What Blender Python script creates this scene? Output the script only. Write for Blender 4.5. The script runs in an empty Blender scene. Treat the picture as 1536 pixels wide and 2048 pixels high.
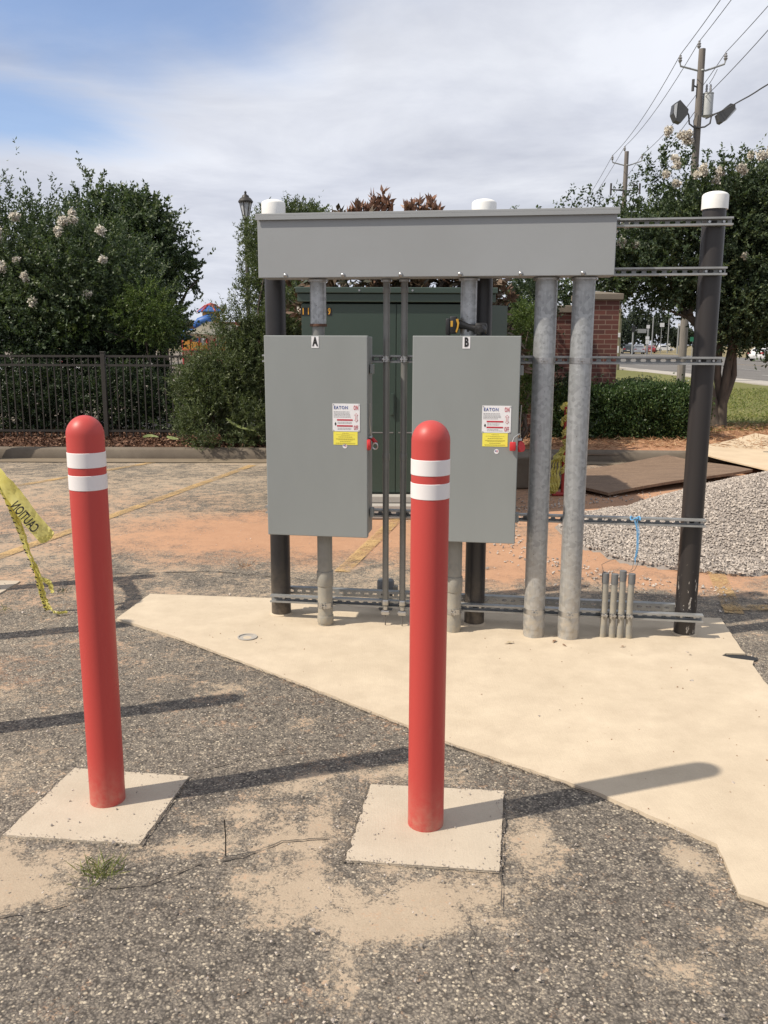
import bpy, bmesh, math, random
import numpy as np
from mathutils import Vector, Matrix
SC = bpy.context.scene; COL = SC.collection
random.seed(7); RNG = np.random.default_rng(7)
rad = math.radians

# ------------------------------------------------------------------ camera, world, sun, exposure
F_PX = 1735.0; CAM_H = 1.6
PITCH, ROLL = rad(10.977), rad(0.198)
_cp, _sp, _cr, _sr = math.cos(PITCH), math.sin(PITCH), math.cos(ROLL), math.sin(ROLL)
cF = Vector((0, _cp, -_sp)); _U = Vector((0, _sp, _cp)); _R = Vector((1, 0, 0))
cR = _cr*_R + _sr*_U; cU = -_sr*_R + _cr*_U
cam = bpy.data.cameras.new('camera'); camo = bpy.data.objects.new('camera', cam); COL.objects.link(camo)
cam.sensor_fit = 'VERTICAL'; cam.sensor_height = 24; cam.lens = 24*F_PX/2048
cam.clip_start = 0.05; cam.clip_end = 4000
camo.matrix_world = Matrix(((cR.x, cU.x, -cF.x, 0), (cR.y, cU.y, -cF.y, 0), (cR.z, cU.z, -cF.z, CAM_H), (0, 0, 0, 1)))
SC.camera = camo

SUN_AZ, SUN_EL = rad(251), rad(49)          # azimuth clockwise from +Y
SC.view_settings.view_transform = 'Standard'; SC.view_settings.look = 'None'
SC.view_settings.exposure = 0.38; SC.view_settings.gamma = 1
sd = bpy.data.lights.new('sun', 'SUN'); sd.energy = 4.2; sd.angle = rad(0.9); sd.color = (1.0, 0.90, 0.76)
so = bpy.data.objects.new('sun', sd); COL.objects.link(so)
_d = Vector((math.sin(SUN_AZ)*math.cos(SUN_EL), math.cos(SUN_AZ)*math.cos(SUN_EL), math.sin(SUN_EL)))
so.rotation_euler = (-_d).to_track_quat('-Z', 'Y').to_euler(); so.location = _d*30

def make_world():
    w = bpy.data.worlds.new('World'); SC.world = w; w.use_nodes = True
    nt = w.node_tree; N = nt.nodes; L = nt.links; N.clear()
    out = N.new('ShaderNodeOutputWorld'); bg = N.new('ShaderNodeBackground'); bg.inputs[1].default_value = 0.1
    L.new(bg.outputs[0], out.inputs[0])
    sky = N.new('ShaderNodeTexSky'); sky.sky_type = 'NISHITA'; sky.sun_disc = False
    sky.sun_elevation = SUN_EL; sky.sun_rotation = SUN_AZ; sky.air_density = 1.0; sky.dust_density = 1.2; sky.ozone_density = 2.0
    tc = N.new('ShaderNodeTexCoord'); sep = N.new('ShaderNodeSeparateXYZ'); L.new(tc.outputs['Generated'], sep.inputs[0])
    def math_(op, a, b=None, c=None):
        m = N.new('ShaderNodeMath'); m.operation = op
        for i, v in enumerate((a, b, c)):
            if v is None: continue
            if isinstance(v, (int, float)): m.inputs[i].default_value = v
            else: L.new(v, m.inputs[i])
        return m.outputs[0]
    zz = math_('ADD', math_('MAXIMUM', sep.outputs[2], 0.0), 0.16)
    u = math_('DIVIDE', sep.outputs[0], zz); v = math_('DIVIDE', sep.outputs[1], zz)
    cmb = N.new('ShaderNodeCombineXYZ'); L.new(u, cmb.inputs[0]); L.new(v, cmb.inputs[1])
    def noise(scale, det, rough, dist=0.0, loc=(0, 0, 0), sc=(1, 1, 1)):
        mp = N.new('ShaderNodeMapping'); mp.inputs['Location'].default_value = loc; mp.inputs['Scale'].default_value = sc
        L.new(cmb.outputs[0], mp.inputs[0])
        n = N.new('ShaderNodeTexNoise'); n.inputs['Scale'].default_value = scale; n.inputs['Detail'].default_value = det
        n.inputs['Roughness'].default_value = rough; n.inputs['Distortion'].default_value = dist
        L.new(mp.outputs[0], n.inputs['Vector']); return n.outputs[0]
    n1 = noise(0.55, 8, 0.55, 0.6, (3.1, 1.7, 0), (1.0, 0.8, 1))
    n2 = noise(1.1, 9, 0.6, 0.4, (8.1, 4.4, 0), (0.9, 1.15, 1))
    # gap of open blue towards the upper left of the view
    vd = N.new('ShaderNodeVectorMath'); vd.operation = 'DISTANCE'; L.new(cmb.outputs[0], vd.inputs[0]); vd.inputs[1].default_value = (-0.62, 1.60, 0)
    gap = math_('SUBTRACT', 0.66, vd.outputs['Value'])
    gv = math_('ADD', gap, math_('MULTIPLY', math_('SUBTRACT', n1, 0.5), 1.5))
    vd2 = N.new('ShaderNodeVectorMath'); vd2.operation = 'DISTANCE'; L.new(cmb.outputs[0], vd2.inputs[0]); vd2.inputs[1].default_value = (-0.98, 2.32, 0)
    gv2 = math_('ADD', math_('SUBTRACT', 0.30, vd2.outputs['Value']), math_('MULTIPLY', math_('SUBTRACT', n2, 0.5), 1.2))
    r = N.new('ShaderNodeMapRange'); r.inputs[1].default_value = -0.20; r.inputs[2].default_value = 0.30; r.interpolation_type = 'SMOOTHSTEP'
    L.new(math_('MAXIMUM', gv, gv2), r.inputs[0])
    cr = N.new('ShaderNodeValToRGB'); e = cr.color_ramp.elements
    e[0].position = 0.32; e[0].color = (0.41, 0.435, 0.515, 1); e[1].position = 0.66; e[1].color = (0.66, 0.68, 0.735, 1)
    L.new(n2, cr.inputs[0])
    # broad uneven brightness of the cloud, varied by noise
    sc_ = N.new('ShaderNodeVectorMath'); sc_.operation = 'SCALE'; L.new(cr.outputs[0], sc_.inputs[0])
    L.new(math_('ADD', 7.0, math_('MULTIPLY', n1, 5.6)), sc_.inputs['Scale'])
    sb = N.new('ShaderNodeVectorMath'); sb.operation = 'MULTIPLY'; L.new(sky.outputs[0], sb.inputs[0]); sb.inputs[1].default_value = (0.92, 1.06, 1.26)
    mx = N.new('ShaderNodeMix'); mx.data_type = 'RGBA'
    L.new(math_('MULTIPLY', r.outputs[0], 0.78), mx.inputs[0]); L.new(sc_.outputs[0], mx.inputs[6]); L.new(sb.outputs[0], mx.inputs[7])
    L.new(mx.outputs[2], bg.inputs[0])
make_world()

# ------------------------------------------------------------------ materials
MATS = {}
def new_mat(name):
    m = bpy.data.materials.new(name); m.use_nodes = True; nt = m.node_tree
    p = nt.nodes['Principled BSDF']; MATS[name] = m
    return m, nt, nt.nodes, nt.links, p
def nd(N, t, **kw):
    n = N.new(t)
    for k, v in kw.items():
        if k in n.inputs: n.inputs[k].default_value = v
        else: setattr(n, k, v)
    return n
def ramp(N, L, src, p0, p1, c0=(0, 0, 0, 1), c1=(1, 1, 1, 1)):
    r = N.new('ShaderNodeValToRGB'); e = r.color_ramp.elements
    e[0].position = p0; e[0].color = c0; e[1].position = p1; e[1].color = c1; L.new(src, r.inputs[0]); return r.outputs[0]
def mixc(N, L, fac, a, b, mode='MIX'):
    m = N.new('ShaderNodeMix'); m.data_type = 'RGBA'; m.blend_type = mode
    for i, v in ((0, fac), (6, a), (7, b)):
        if hasattr(v, 'links'): L.new(v, m.inputs[i])
        elif i == 0: m.inputs[0].default_value = v
        else: m.inputs[i].default_value = (*v[:3], 1)
    return m.outputs[2]
def mth(N, L, op, a, b=None):
    m = N.new('ShaderNodeMath'); m.operation = op
    for i, v in enumerate((a, b)):
        if v is None: continue
        if hasattr(v, 'links'): L.new(v, m.inputs[i])
        else: m.inputs[i].default_value = v
    return m.outputs[0]
def coords(N, L, which='Object', scale=(1, 1, 1)):
    t = N.new('ShaderNodeTexCoord'); mp = N.new('ShaderNodeMapping'); mp.inputs['Scale'].default_value = scale
    L.new(t.outputs[which], mp.inputs[0]); return mp.outputs[0]
def noise(N, L, vec, scale, det=6, rough=0.6, dist=0):
    n = nd(N, 'ShaderNodeTexNoise', Scale=scale, Detail=det, Roughness=rough, Distortion=dist); L.new(vec, n.inputs['Vector']); return n.outputs[0]
def geo_pos(N): return N.new('ShaderNodeNewGeometry').outputs['Position']
def bump(N, L, p, h, strength=0.3, dist=0.01):
    b = nd(N, 'ShaderNodeBump', Strength=strength, Distance=dist); L.new(h, b.inputs['Height']); L.new(b.outputs[0], p.inputs['Normal'])

def paint(name, c, rough=0.45, metal=0.0, c2=None, scale=6, speck=None, speck_amt=0.62, bmp=0.05, bscale=60, spec=0.5, stretch=(1, 1, 1), coat=0.0):
    m, nt, N, L, p = new_mat(name)
    v = coords(N, L, 'Object', stretch)
    c2 = c2 or tuple(x*0.82 for x in c)
    f = ramp(N, L, noise(N, L, v, scale), 0.35, 0.7)
    col = mixc(N, L, f, c, c2)
    if speck:
        s = ramp(N, L, noise(N, L, v, scale*9, 4, 0.7), speck_amt, speck_amt+0.04)
        col = mixc(N, L, s, col, speck)
    L.new(col, p.inputs['Base Color']); p.inputs['Metallic'].default_value = metal
    rr = N.new('ShaderNodeMapRange'); rr.inputs[3].default_value = rough*0.85; rr.inputs[4].default_value = min(1, rough*1.2); L.new(noise(N, L, v, scale*2.3), rr.inputs[0]); L.new(rr.outputs[0], p.inputs['Roughness'])
    p.inputs['Specular IOR Level'].default_value = spec; p.inputs['Coat Weight'].default_value = coat
    if bmp: bump(N, L, p, noise(N, L, v, bscale, 3), bmp, 0.002)
    return m
def grime(name, base_c, c_dirt, amt=0.5, rough=0.6, metal=0.0, zlo=0.0, zhi=0.4, spangle=None):
    """paint/metal with splashed mud and dust gathered by height over the ground (real dirt, world height)"""
    m, nt, N, L, p = new_mat(name)
    pos = geo_pos(N); sep = N.new('ShaderNodeSeparateXYZ'); L.new(pos, sep.inputs[0])
    v = coords(N, L)
    n = noise(N, L, v, 9, 8, 0.65)
    col = mixc(N, L, ramp(N, L, n, 0.35, 0.7), base_c, tuple(x*0.75 for x in base_c))
    if spangle:
        vo = nd(N, 'ShaderNodeTexVoronoi', Scale=55); L.new(v, vo.inputs['Vector'])
        sx = N.new('ShaderNodeSeparateColor'); L.new(vo.outputs['Color'], sx.inputs[0])
        col = mixc(N, L, mth(N, L, 'MULTIPLY', sx.outputs[0], 0.55), col, spangle)
        st = noise(N, L, coords(N, L, 'Object', (30, 30, 1.2)), 3, 5, 0.6)
        col = mixc(N, L, ramp(N, L, st, 0.52, 0.72, (0, 0, 0, 1), (0.6, 0.6, 0.6, 1)), col, tuple(x*1.5 for x in base_c))
        pit_dark = noise(N, L, v, 85, 3, 0.6)
        col = mixc(N, L, ramp(N, L, pit_dark, 0.68, 0.71, (0, 0, 0, 1), (0.7, 0.7, 0.7, 1)), col, (0.08, 0.07, 0.06))
    mr = N.new('ShaderNodeMapRange'); mr.inputs[1].default_value = zhi; mr.inputs[2].default_value = zlo; L.new(sep.outputs[2], mr.inputs[0])
    dirt = mth(N, L, 'MULTIPLY', mr.outputs[0], ramp(N, L, noise(N, L, v, 22, 7, 0.7), 0.3, 0.65))
    dirt = mth(N, L, 'MULTIPLY', dirt, amt)
    col = mixc(N, L, dirt, col, c_dirt)
    L.new(col, p.inputs['Base Color'])
    L.new(mth(N, L, 'MULTIPLY', mth(N, L, 'SUBTRACT', 1.0, dirt), metal), p.inputs['Metallic'])
    p.inputs['Roughness'].default_value = rough
    bump(N, L, p, noise(N, L, v, 60, 4), 0.12, 0.003)
    return m

gray_box = paint('box_gray_enamel', (0.250, 0.270, 0.270), 0.48, c2=(0.228, 0.245, 0.243), scale=2.2, bmp=0.03, spec=0.4, stretch=(1, 1, .35), speck=(0.16, 0.165, 0.16), speck_amt=0.74)
gray_side = gray_box
wire_gray = paint('wireway_enamel', (0.295, 0.312, 0.328), 0.42, c2=(0.272, 0.286, 0.296), scale=1.6, bmp=0.03, spec=0.4)
red_sleeve = paint('red_plastic_sleeve', (0.43, 0.060, 0.052), 0.42, c2=(0.39, 0.054, 0.047), scale=3, bmp=0.02, spec=0.4, stretch=(1, 1, .4))
white_tape = paint('white_reflective_band', (0.74, 0.71, 0.71), 0.5, c2=(0.68, 0.65, 0.65), scale=3, bmp=0)
black_pole = grime('black_painted_pole', (0.022, 0.021, 0.023), (0.30, 0.24, 0.17), 0.35, 0.38, 0, 0, 0.35)
chipped_pole = paint('chipped_black_pole', (0.024, 0.022, 0.022), 0.4, c2=(0.03, 0.027, 0.025), scale=5, bmp=0.05)
def _chip():
    m, nt, N, L, p = new_mat('chipped_black_paint')
    pos = geo_pos(N); sep = N.new('ShaderNodeSeparateXYZ'); L.new(pos, sep.inputs[0])
    v = coords(N, L, 'Object', (1, 1, 0.28))
    mr = N.new('ShaderNodeMapRange'); mr.inputs[1].default_value = 0.52; mr.inputs[2].default_value = 0.25; L.new(sep.outputs[2], mr.inputs[0])
    s = ramp(N, L, mth(N, L, 'ADD', noise(N, L, v, 55, 5, 0.7), mth(N, L, 'MULTIPLY', mr.outputs[0], 0.075)), 0.66, 0.69)
    s = mth(N, L, 'MULTIPLY', s, mr.outputs[0])
    col = mixc(N, L, s, (0.024, 0.021, 0.021), (0.45, 0.42, 0.38))
    L.new(col, p.inputs['Base Color']); p.inputs['Roughness'].default_value = 0.4
    return m
chipped_pole = _chip()
galv = grime('galvanized_steel', (0.33, 0.345, 0.355), (0.42, 0.35, 0.25), 0.75, 0.42, 0.55, 0.0, 0.7, spangle=(0.52, 0.54, 0.56))
emt = paint('weathered_conduit', (0.22, 0.22, 0.21), 0.45, 0.45, scale=8, bmp=0.03)
strut_m = paint('zinc_strut', (0.36, 0.37, 0.37), 0.42, 0.5, c2=(0.27, 0.275, 0.27), scale=12, bmp=0.03)
dust_pvc = grime('dusty_gray_pipe', (0.25, 0.25, 0.235), (0.40, 0.34, 0.24), 0.8, 0.7, 0, 0.0, 0.5)
dark_pvc = paint('gray_plastic', (0.14, 0.145, 0.15), 0.5, scale=8)
steel_hw = paint('bright_hardware', (0.5, 0.5, 0.5), 0.3, 0.9, scale=20, bmp=0)
rust = paint('rusty_coupling', (0.11, 0.055, 0.035), 0.8, 0.1, scale=30)
cap_white = paint('white_cap', (0.78, 0.78, 0.76), 0.4, scale=3, bmp=0.02)
trans_green = paint('transformer_green', (0.040, 0.064, 0.052), 0.40, c2=(0.034, 0.055, 0.044), scale=1.5, bmp=0.02)
black_m = paint('black_plastic', (0.012, 0.012, 0.013), 0.45)
drill_yellow = paint('tool_yellow', (0.55, 0.30, 0.03), 0.5)
yellow_num = paint('numeral_orange', (0.75, 0.38, 0.04), 0.5)
label_white = paint('label_white', (0.74, 0.74, 0.76), 0.4, c2=(0.70, 0.70, 0.72), bmp=0)
label_yellow = paint('label_yellow', (0.80, 0.72, 0.10), 0.45, c2=(0.76, 0.68, 0.09), bmp=0)
ink_blue = paint('ink_blue', (0.02, 0.06, 0.28), 0.5, bmp=0)
ink_red = paint('ink_red', (0.50, 0.03, 0.05), 0.5, bmp=0)
ink_black = paint('ink_black', (0.015, 0.015, 0.015), 0.5, bmp=0)
ink_gray = paint('ink_gray', (0.22, 0.22, 0.22), 0.6, bmp=0)
ink_olive = paint('ink_olive', (0.35, 0.30, 0.06), 0.6, bmp=0)
red_knob = paint('red_handle', (0.55, 0.03, 0.035), 0.4)
wood_pole = paint('weathered_pole_wood', (0.19, 0.17, 0.155), 0.85, c2=(0.11, 0.10, 0.092), scale=4, bmp=0.4, bscale=20, stretch=(6, 6, 0.4))
post_wood = paint('olive_post_wood', (0.26, 0.24, 0.14), 0.85, c2=(0.17, 0.15, 0.10), scale=4, bmp=0.3, stretch=(6, 6, 0.5))
dark_iron = paint('dark_iron', (0.030, 0.026, 0.022), 0.5)
wire_m = paint('wire_dark', (0.06, 0.06, 0.065), 0.6, bmp=0)
lamp_glass = paint('lamp_frosted_glass', (0.55, 0.57, 0.60), 0.3)
flood_gray = paint('floodlight_bronze', (0.06, 0.062, 0.066), 0.5)
can_gray = paint('can_gray', (0.42, 0.44, 0.45), 0.45)
porcelain = paint('insulator_porcelain', (0.30, 0.30, 0.31), 0.3)
ply_dark = paint('weathered_plywood', (0.20, 0.135, 0.09), 0.85, c2=(0.125, 0.082, 0.056), scale=2.5, bmp=0.3, bscale=14, stretch=(1, 7, 1), speck=(0.30, 0.21, 0.14), speck_amt=0.58)
ply_light = paint('pale_sheet', (0.58, 0.47, 0.33), 0.8, c2=(0.48, 0.37, 0.25), scale=2.2, bmp=0.3, bscale=8)
blue_str = paint('blue_twine', (0.13, 0.36, 0.62), 0.6)
pull_wire = paint('pull_wire', (0.13, 0.12, 0.11), 0.5)
bark = paint('crape_bark', (0.115, 0.090, 0.070), 0.85, c2=(0.055, 0.043, 0.036), scale=5, bmp=0.4, bscale=18, stretch=(3, 3, 0.6))
stake_red = paint('red_stake', (0.35, 0.035, 0.03), 0.6)
car_white = paint('car_white', (0.78, 0.78, 0.78), 0.25, coat=0.6, bmp=0)
car_red = paint('car_red', (0.20, 0.02, 0.025), 0.25, coat=0.6, bmp=0)
car_dark = paint('car_dark', (0.045, 0.055, 0.065), 0.25, coat=0.6, bmp=0)
glass_dark = paint('dark_glass', (0.02, 0.025, 0.03), 0.08, bmp=0, spec=0.7)
tyre_m = paint('tyre', (0.018, 0.018, 0.018), 0.8)
rim_m = paint('rim', (0.35, 0.35, 0.36), 0.35, 0.7)
play_orange = paint('play_orange', (0.56, 0.26, 0.04), 0.6)
play_blue = paint('play_blue', (0.02, 0.10, 0.34), 0.5)
play_red = paint('play_red', (0.36, 0.04, 0.04), 0.6)
sail_m = paint('sail_canvas', (0.60, 0.56, 0.46), 0.8)
roof_red = paint('roof_red', (0.20, 0.05, 0.04), 0.7)
wall_brown = paint('wall_brown', (0.20, 0.12, 0.08), 0.8)
sign_white = paint('sign_white', (0.62, 0.63, 0.64), 0.5)
sign_green = paint('sign_green', (0.02, 0.16, 0.08), 0.5)
metal_pole = paint('metal_pole', (0.30, 0.31, 0.31), 0.5, 0.4)
leaf_litter_m = paint('leaf_litter', (0.16, 0.09, 0.055), 0.9, c2=(0.32, 0.20, 0.12), scale=8)

def dusty_red():
    m, nt, N, L, p = new_mat('scuffed_red_sleeve')
    sep = N.new('ShaderNodeSeparateXYZ'); L.new(geo_pos(N), sep.inputs[0]); v = coords(N, L); vs = coords(N, L, 'Object', (1, 1, 0.15))
    col = mixc(N, L, ramp(N, L, noise(N, L, vs, 4, 6), 0.35, 0.7), (0.46, 0.058, 0.050), (0.41, 0.053, 0.046))
    col = mixc(N, L, mth(N, L, 'MULTIPLY', ramp(N, L, noise(N, L, vs, 30, 6, 0.7), 0.60, 0.75), 0.18), col, (0.50, 0.16, 0.13))
    mr = N.new('ShaderNodeMapRange'); mr.inputs[1].default_value = 0.22; mr.inputs[2].default_value = 0.0; L.new(sep.outputs[2], mr.inputs[0])
    d = mth(N, L, 'MULTIPLY', mth(N, L, 'MULTIPLY', mr.outputs[0], mr.outputs[0]), ramp(N, L, noise(N, L, v, 25, 7, 0.7), 0.35, 0.65))
    col = mixc(N, L, mth(N, L, 'MULTIPLY', d, 0.55), col, (0.42, 0.30, 0.22)); L.new(col, p.inputs['Base Color'])
    rr = N.new('ShaderNodeMapRange'); rr.inputs[3].default_value = 0.34; rr.inputs[4].default_value = 0.58; L.new(noise(N, L, vs, 12, 5), rr.inputs[0]); L.new(rr.outputs[0], p.inputs['Roughness'])
    p.inputs['Specular IOR Level'].default_value = 0.4; bump(N, L, p, noise(N, L, coords(N, L, 'Object', (1, 1, .4)), 9, 3), 0.08, 0.004); return m
red_sleeve = dusty_red()

def concrete(name, c1, c2, c3, rough=0.85, attr_scale=1.0, grain=0.10):
    m, nt, N, L, p = new_mat(name)
    v = geo_pos(N)
    a = ramp(N, L, noise(N, L, v, 1.1*attr_scale, 8, 0.6, 0.4), 0.30, 0.72)
    b = ramp(N, L, noise(N, L, v, 6*attr_scale, 8, 0.65), 0.35, 0.75)
    g = noise(N, L, v, 240, 3, 0.8)
    col = mixc(N, L, a, c1, c2); col = mixc(N, L, mth(N, L, 'MULTIPLY', b, 0.55), col, c3)
    col = mixc(N, L, mth(N, L, 'MULTIPLY', ramp(N, L, g, 0.35, 0.65), grain*2), col, tuple(x*0.6 for x in c3))
    sp = ramp(N, L, noise(N, L, v, 48, 4, 0.7), 0.765, 0.785, (0, 0, 0, 1), (0.5, 0.7, 0.7, 1))
    col = mixc(N, L, sp, col, tuple(x*0.38 for x in c3))
    L.new(col, p.inputs['Base Color']); p.inputs['Roughness'].default_value = rough; p.inputs['Specular IOR Level'].default_value = 0.25
    # faint broom finish + pits
    br = noise(N, L, (lambda mp: mp)(coords(N, L, 'Object', (160, 6, 6))), 1, 3)
    h = mth(N, L, 'ADD', mth(N, L, 'MULTIPLY', br, 0.5), noise(N, L, v, 90, 6, 0.7))
    bump(N, L, p, h, 0.30, 0.004)
    return m
pad_conc = concrete('pad_concrete', (0.60, 0.51, 0.39), (0.505, 0.425, 0.318), (0.38, 0.31, 0.23), grain=0.09)
foot_conc = concrete('footing_concrete', (0.53, 0.465, 0.375), (0.45, 0.39, 0.31), (0.37, 0.315, 0.245))
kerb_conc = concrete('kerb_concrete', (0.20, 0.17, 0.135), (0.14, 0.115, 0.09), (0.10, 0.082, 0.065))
tpad_conc = concrete('transformer_pad_concrete', (0.42, 0.40, 0.37), (0.36, 0.34, 0.31), (0.31, 0.29, 0.26))
cap_stone = concrete('cap_stone', (0.22, 0.19, 0.155), (0.17, 0.15, 0.12), (0.13, 0.115, 0.095))

def asphalt_mat():
    m, nt, N, L, p = new_mat('aggregate_asphalt')
    v = geo_pos(N)
    dirt = nd(N, 'ShaderNodeAttribute', attribute_name='dirt').outputs['Fac']
    clay = nd(N, 'ShaderNodeAttribute', attribute_name='clay').outputs['Fac']
    wn = nd(N, 'ShaderNodeTexNoise', Scale=70, Detail=3); L.new(v, wn.inputs['Vector'])
    wv = N.new('ShaderNodeVectorMath'); wv.operation = 'MULTIPLY_ADD'; L.new(wn.outputs['Color'], wv.inputs[0]); wv.inputs[1].default_value = (.010, .010, .010); L.new(v, wv.inputs[2]); vw = wv.outputs[0]
    vo = nd(N, 'ShaderNodeTexVoronoi', Scale=112, Randomness=1.0); L.new(vw, vo.inputs['Vector'])
    vf = nd(N, 'ShaderNodeTexVoronoi', Scale=215, Randomness=1.0); L.new(vw, vf.inputs['Vector'])
    zone = ramp(N, L, noise(N, L, v, 26, 4, 0.7), 0.44, 0.56)
    sel = mixc(N, L, zone, vo.outputs['Color'], vf.outputs['Color'])
    sc_ = N.new('ShaderNodeSeparateColor'); L.new(sel, sc_.inputs[0])
    cr = N.new('ShaderNodeValToRGB'); e = cr.color_ramp.elements
    e[0].position = 0.0; e[0].color = (0.105, 0.096, 0.086, 1); e[1].position = 1.0; e[1].color = (0.56, 0.49, 0.39, 1)
    for q, c in ((0.35, (0.165, 0.148, 0.131, 1)), (0.62, (0.225, 0.20, 0.172, 1)), (0.82, (0.30, 0.265, 0.22, 1)), (0.93, (0.40, 0.35, 0.28, 1))):
        x = e.new(q); x.color = c
    patchy = mth(N, L, 'MULTIPLY', mth(N, L, 'SUBTRACT', noise(N, L, v, 9, 6, 0.7), 0.5), 0.55)
    L.new(mth(N, L, 'ADD', sc_.outputs[0], patchy), cr.inputs[0])
    stones = cr.outputs[0]
    # binder between stones
    gapf = mth(N, L, 'MULTIPLY', ramp(N, L, vo.outputs['Distance'], 0.32, 0.62), mth(N, L, 'SUBTRACT', 1.0, mth(N, L, 'MULTIPLY', zone, 0.6)))
    col = mixc(N, L, gapf, stones, (0.070, 0.063, 0.056))
    # exposed larger pale chips
    vo2 = nd(N, 'ShaderNodeTexVoronoi', Scale=66); L.new(v, vo2.inputs['Vector'])
    s2 = N.new('ShaderNodeSeparateColor'); L.new(vo2.outputs['Color'], s2.inputs[0])
    chip = mth(N, L, 'MULTIPLY', ramp(N, L, s2.outputs[1], 0.80, 0.82), ramp(N, L, vo2.outputs['Distance'], 0.25, 0.36, (1, 1, 1, 1), (0, 0, 0, 1)))
    col = mixc(N, L, mth(N, L, 'MULTIPLY', chip, 0.8), col, (0.55, 0.49, 0.39))
    # broad tone variation
    tone = ramp(N, L, noise(N, L, v, 0.8, 6, 0.6), 0.35, 0.7, (0.74, 0.73, 0.72, 1), (1.18, 1.15, 1.09, 1))
    col = mixc(N, L, 1.0, col, tone, 'MULTIPLY')
    # fine dust lying in the low places everywhere
    nfine = noise(N, L, v, 7.0, 8, 0.72, 0.5)
    nedge = noise(N, L, v, 34, 6, 0.75)
    nmid = noise(N, L, v, 2.2, 7, 0.65, 0.4); ngr = noise(N, L, v, 130, 3, 0.7)
    t = mth(N, L, 'ADD', mth(N, L, 'MULTIPLY', mth(N, L, 'SUBTRACT', nfine, 0.5), 1.3), mth(N, L, 'MULTIPLY', mth(N, L, 'SUBTRACT', nedge, 0.5), 1.1))
    t = mth(N, L, 'ADD', t, mth(N, L, 'MULTIPLY', mth(N, L, 'SUBTRACT', nmid, 0.5), 0.7))
    t = mth(N, L, 'ADD', t, mth(N, L, 'MULTIPLY', mth(N, L, 'SUBTRACT', ngr, 0.5), 0.9))
    t = mth(N, L, 'ADD', t, mth(N, L, 'MULTIPLY', gapf, 0.10))
    dm = mth(N, L, 'ADD', t, dirt)
    dmask = ramp(N, L, dm, 0.42, 0.66)
    dcol = mixc(N, L, noise(N, L, v, 5, 7, 0.7), (0.46, 0.38, 0.285), (0.32, 0.25, 0.18))
    dcol = mixc(N, L, ramp(N, L, noise(N, L, v, 210, 3, 0.8), 0.52, 0.72, (0, 0, 0, 1), (0.6, 0.6, 0.6, 1)), dcol, (0.17, 0.14, 0.11))
    col = mixc(N, L, mth(N, L, 'MULTIPLY', dmask, 0.92), col, dcol)
    cm = mth(N, L, 'ADD', t, clay)
    cmask = ramp(N, L, cm, 0.30, 0.85)
    ccol = mixc(N, L, noise(N, L, v, 3, 7, 0.7), (0.49, 0.275, 0.16), (0.38, 0.21, 0.125))
    col = mixc(N, L, mth(N, L, 'MULTIPLY', cmask, 0.86), col, ccol)
    L.new(col, p.inputs['Base Color']); p.inputs['Roughness'].default_value = 0.85; p.inputs['Specular IOR Level'].default_value = 0.3
    cover = mth(N, L, 'MAXIMUM', dmask, mth(N, L, 'MULTIPLY', cmask, 0.8))
    hst = mth(N, L, 'MULTIPLY', mth(N, L, 'SUBTRACT', 1.0, vo.outputs['Distance']), mth(N, L, 'SUBTRACT', 1.0, mth(N, L, 'MULTIPLY', cover, 0.85)))
    h = mth(N, L, 'ADD', hst, mth(N, L, 'MULTIPLY', nedge, 0.4))
    bump(N, L, p, h, 0.6, 0.006)
    return m
asph = asphalt_mat()

def soil_mat(name, ca, cb, cc, sc=3.0, fine=60, bstr=0.7):
    m, nt, N, L, p = new_mat(name); v = geo_pos(N)
    col = mixc(N, L, ramp(N, L, noise(N, L, v, sc, 8, 0.65, 0.3), 0.35, 0.68), ca, cb)
    col = mixc(N, L, ramp(N, L, noise(N, L, v, fine, 5, 0.75), 0.45, 0.65), col, cc)
    L.new(col, p.inputs['Base Color']); p.inputs['Roughness'].default_value = 0.95; p.inputs['Specular IOR Level'].default_value = 0.1
    bump(N, L, p, noise(N, L, v, fine*0.7, 6, 0.7), bstr, 0.02); return m
clay_m = soil_mat('red_clay_straw', (0.40, 0.21, 0.125), (0.30, 0.15, 0.09), (0.44, 0.29, 0.18), 2.5, 25)
mulch_m = soil_mat('dry_mulch', (0.085, 0.045, 0.028), (0.13, 0.075, 0.045), (0.20, 0.12, 0.075), 4, 40)
lawn_m = soil_mat('short_lawn', (0.14, 0.145, 0.05), (0.10, 0.11, 0.038), (0.19, 0.175, 0.08), 0.6, 30, 0.5)
verge_m = soil_mat('dry_verge', (0.22, 0.19, 0.11), (0.16, 0.14, 0.08), (0.27, 0.22, 0.14), 0.5, 14)
road_m = soil_mat('worn_road_asphalt', (0.15, 0.145, 0.14), (0.125, 0.12, 0.115), (0.18, 0.17, 0.16), 0.3, 40, 0.2)
walk_m = soil_mat('sidewalk_concrete', (0.36, 0.34, 0.31), (0.30, 0.28, 0.25), (0.42, 0.39, 0.35), 0.8, 40, 0.2)
roadline_m = soil_mat('road_line_paint', (0.55, 0.55, 0.53), (0.45, 0.45, 0.43), (0.38, 0.37, 0.35), 3, 60, 0.1)

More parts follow.
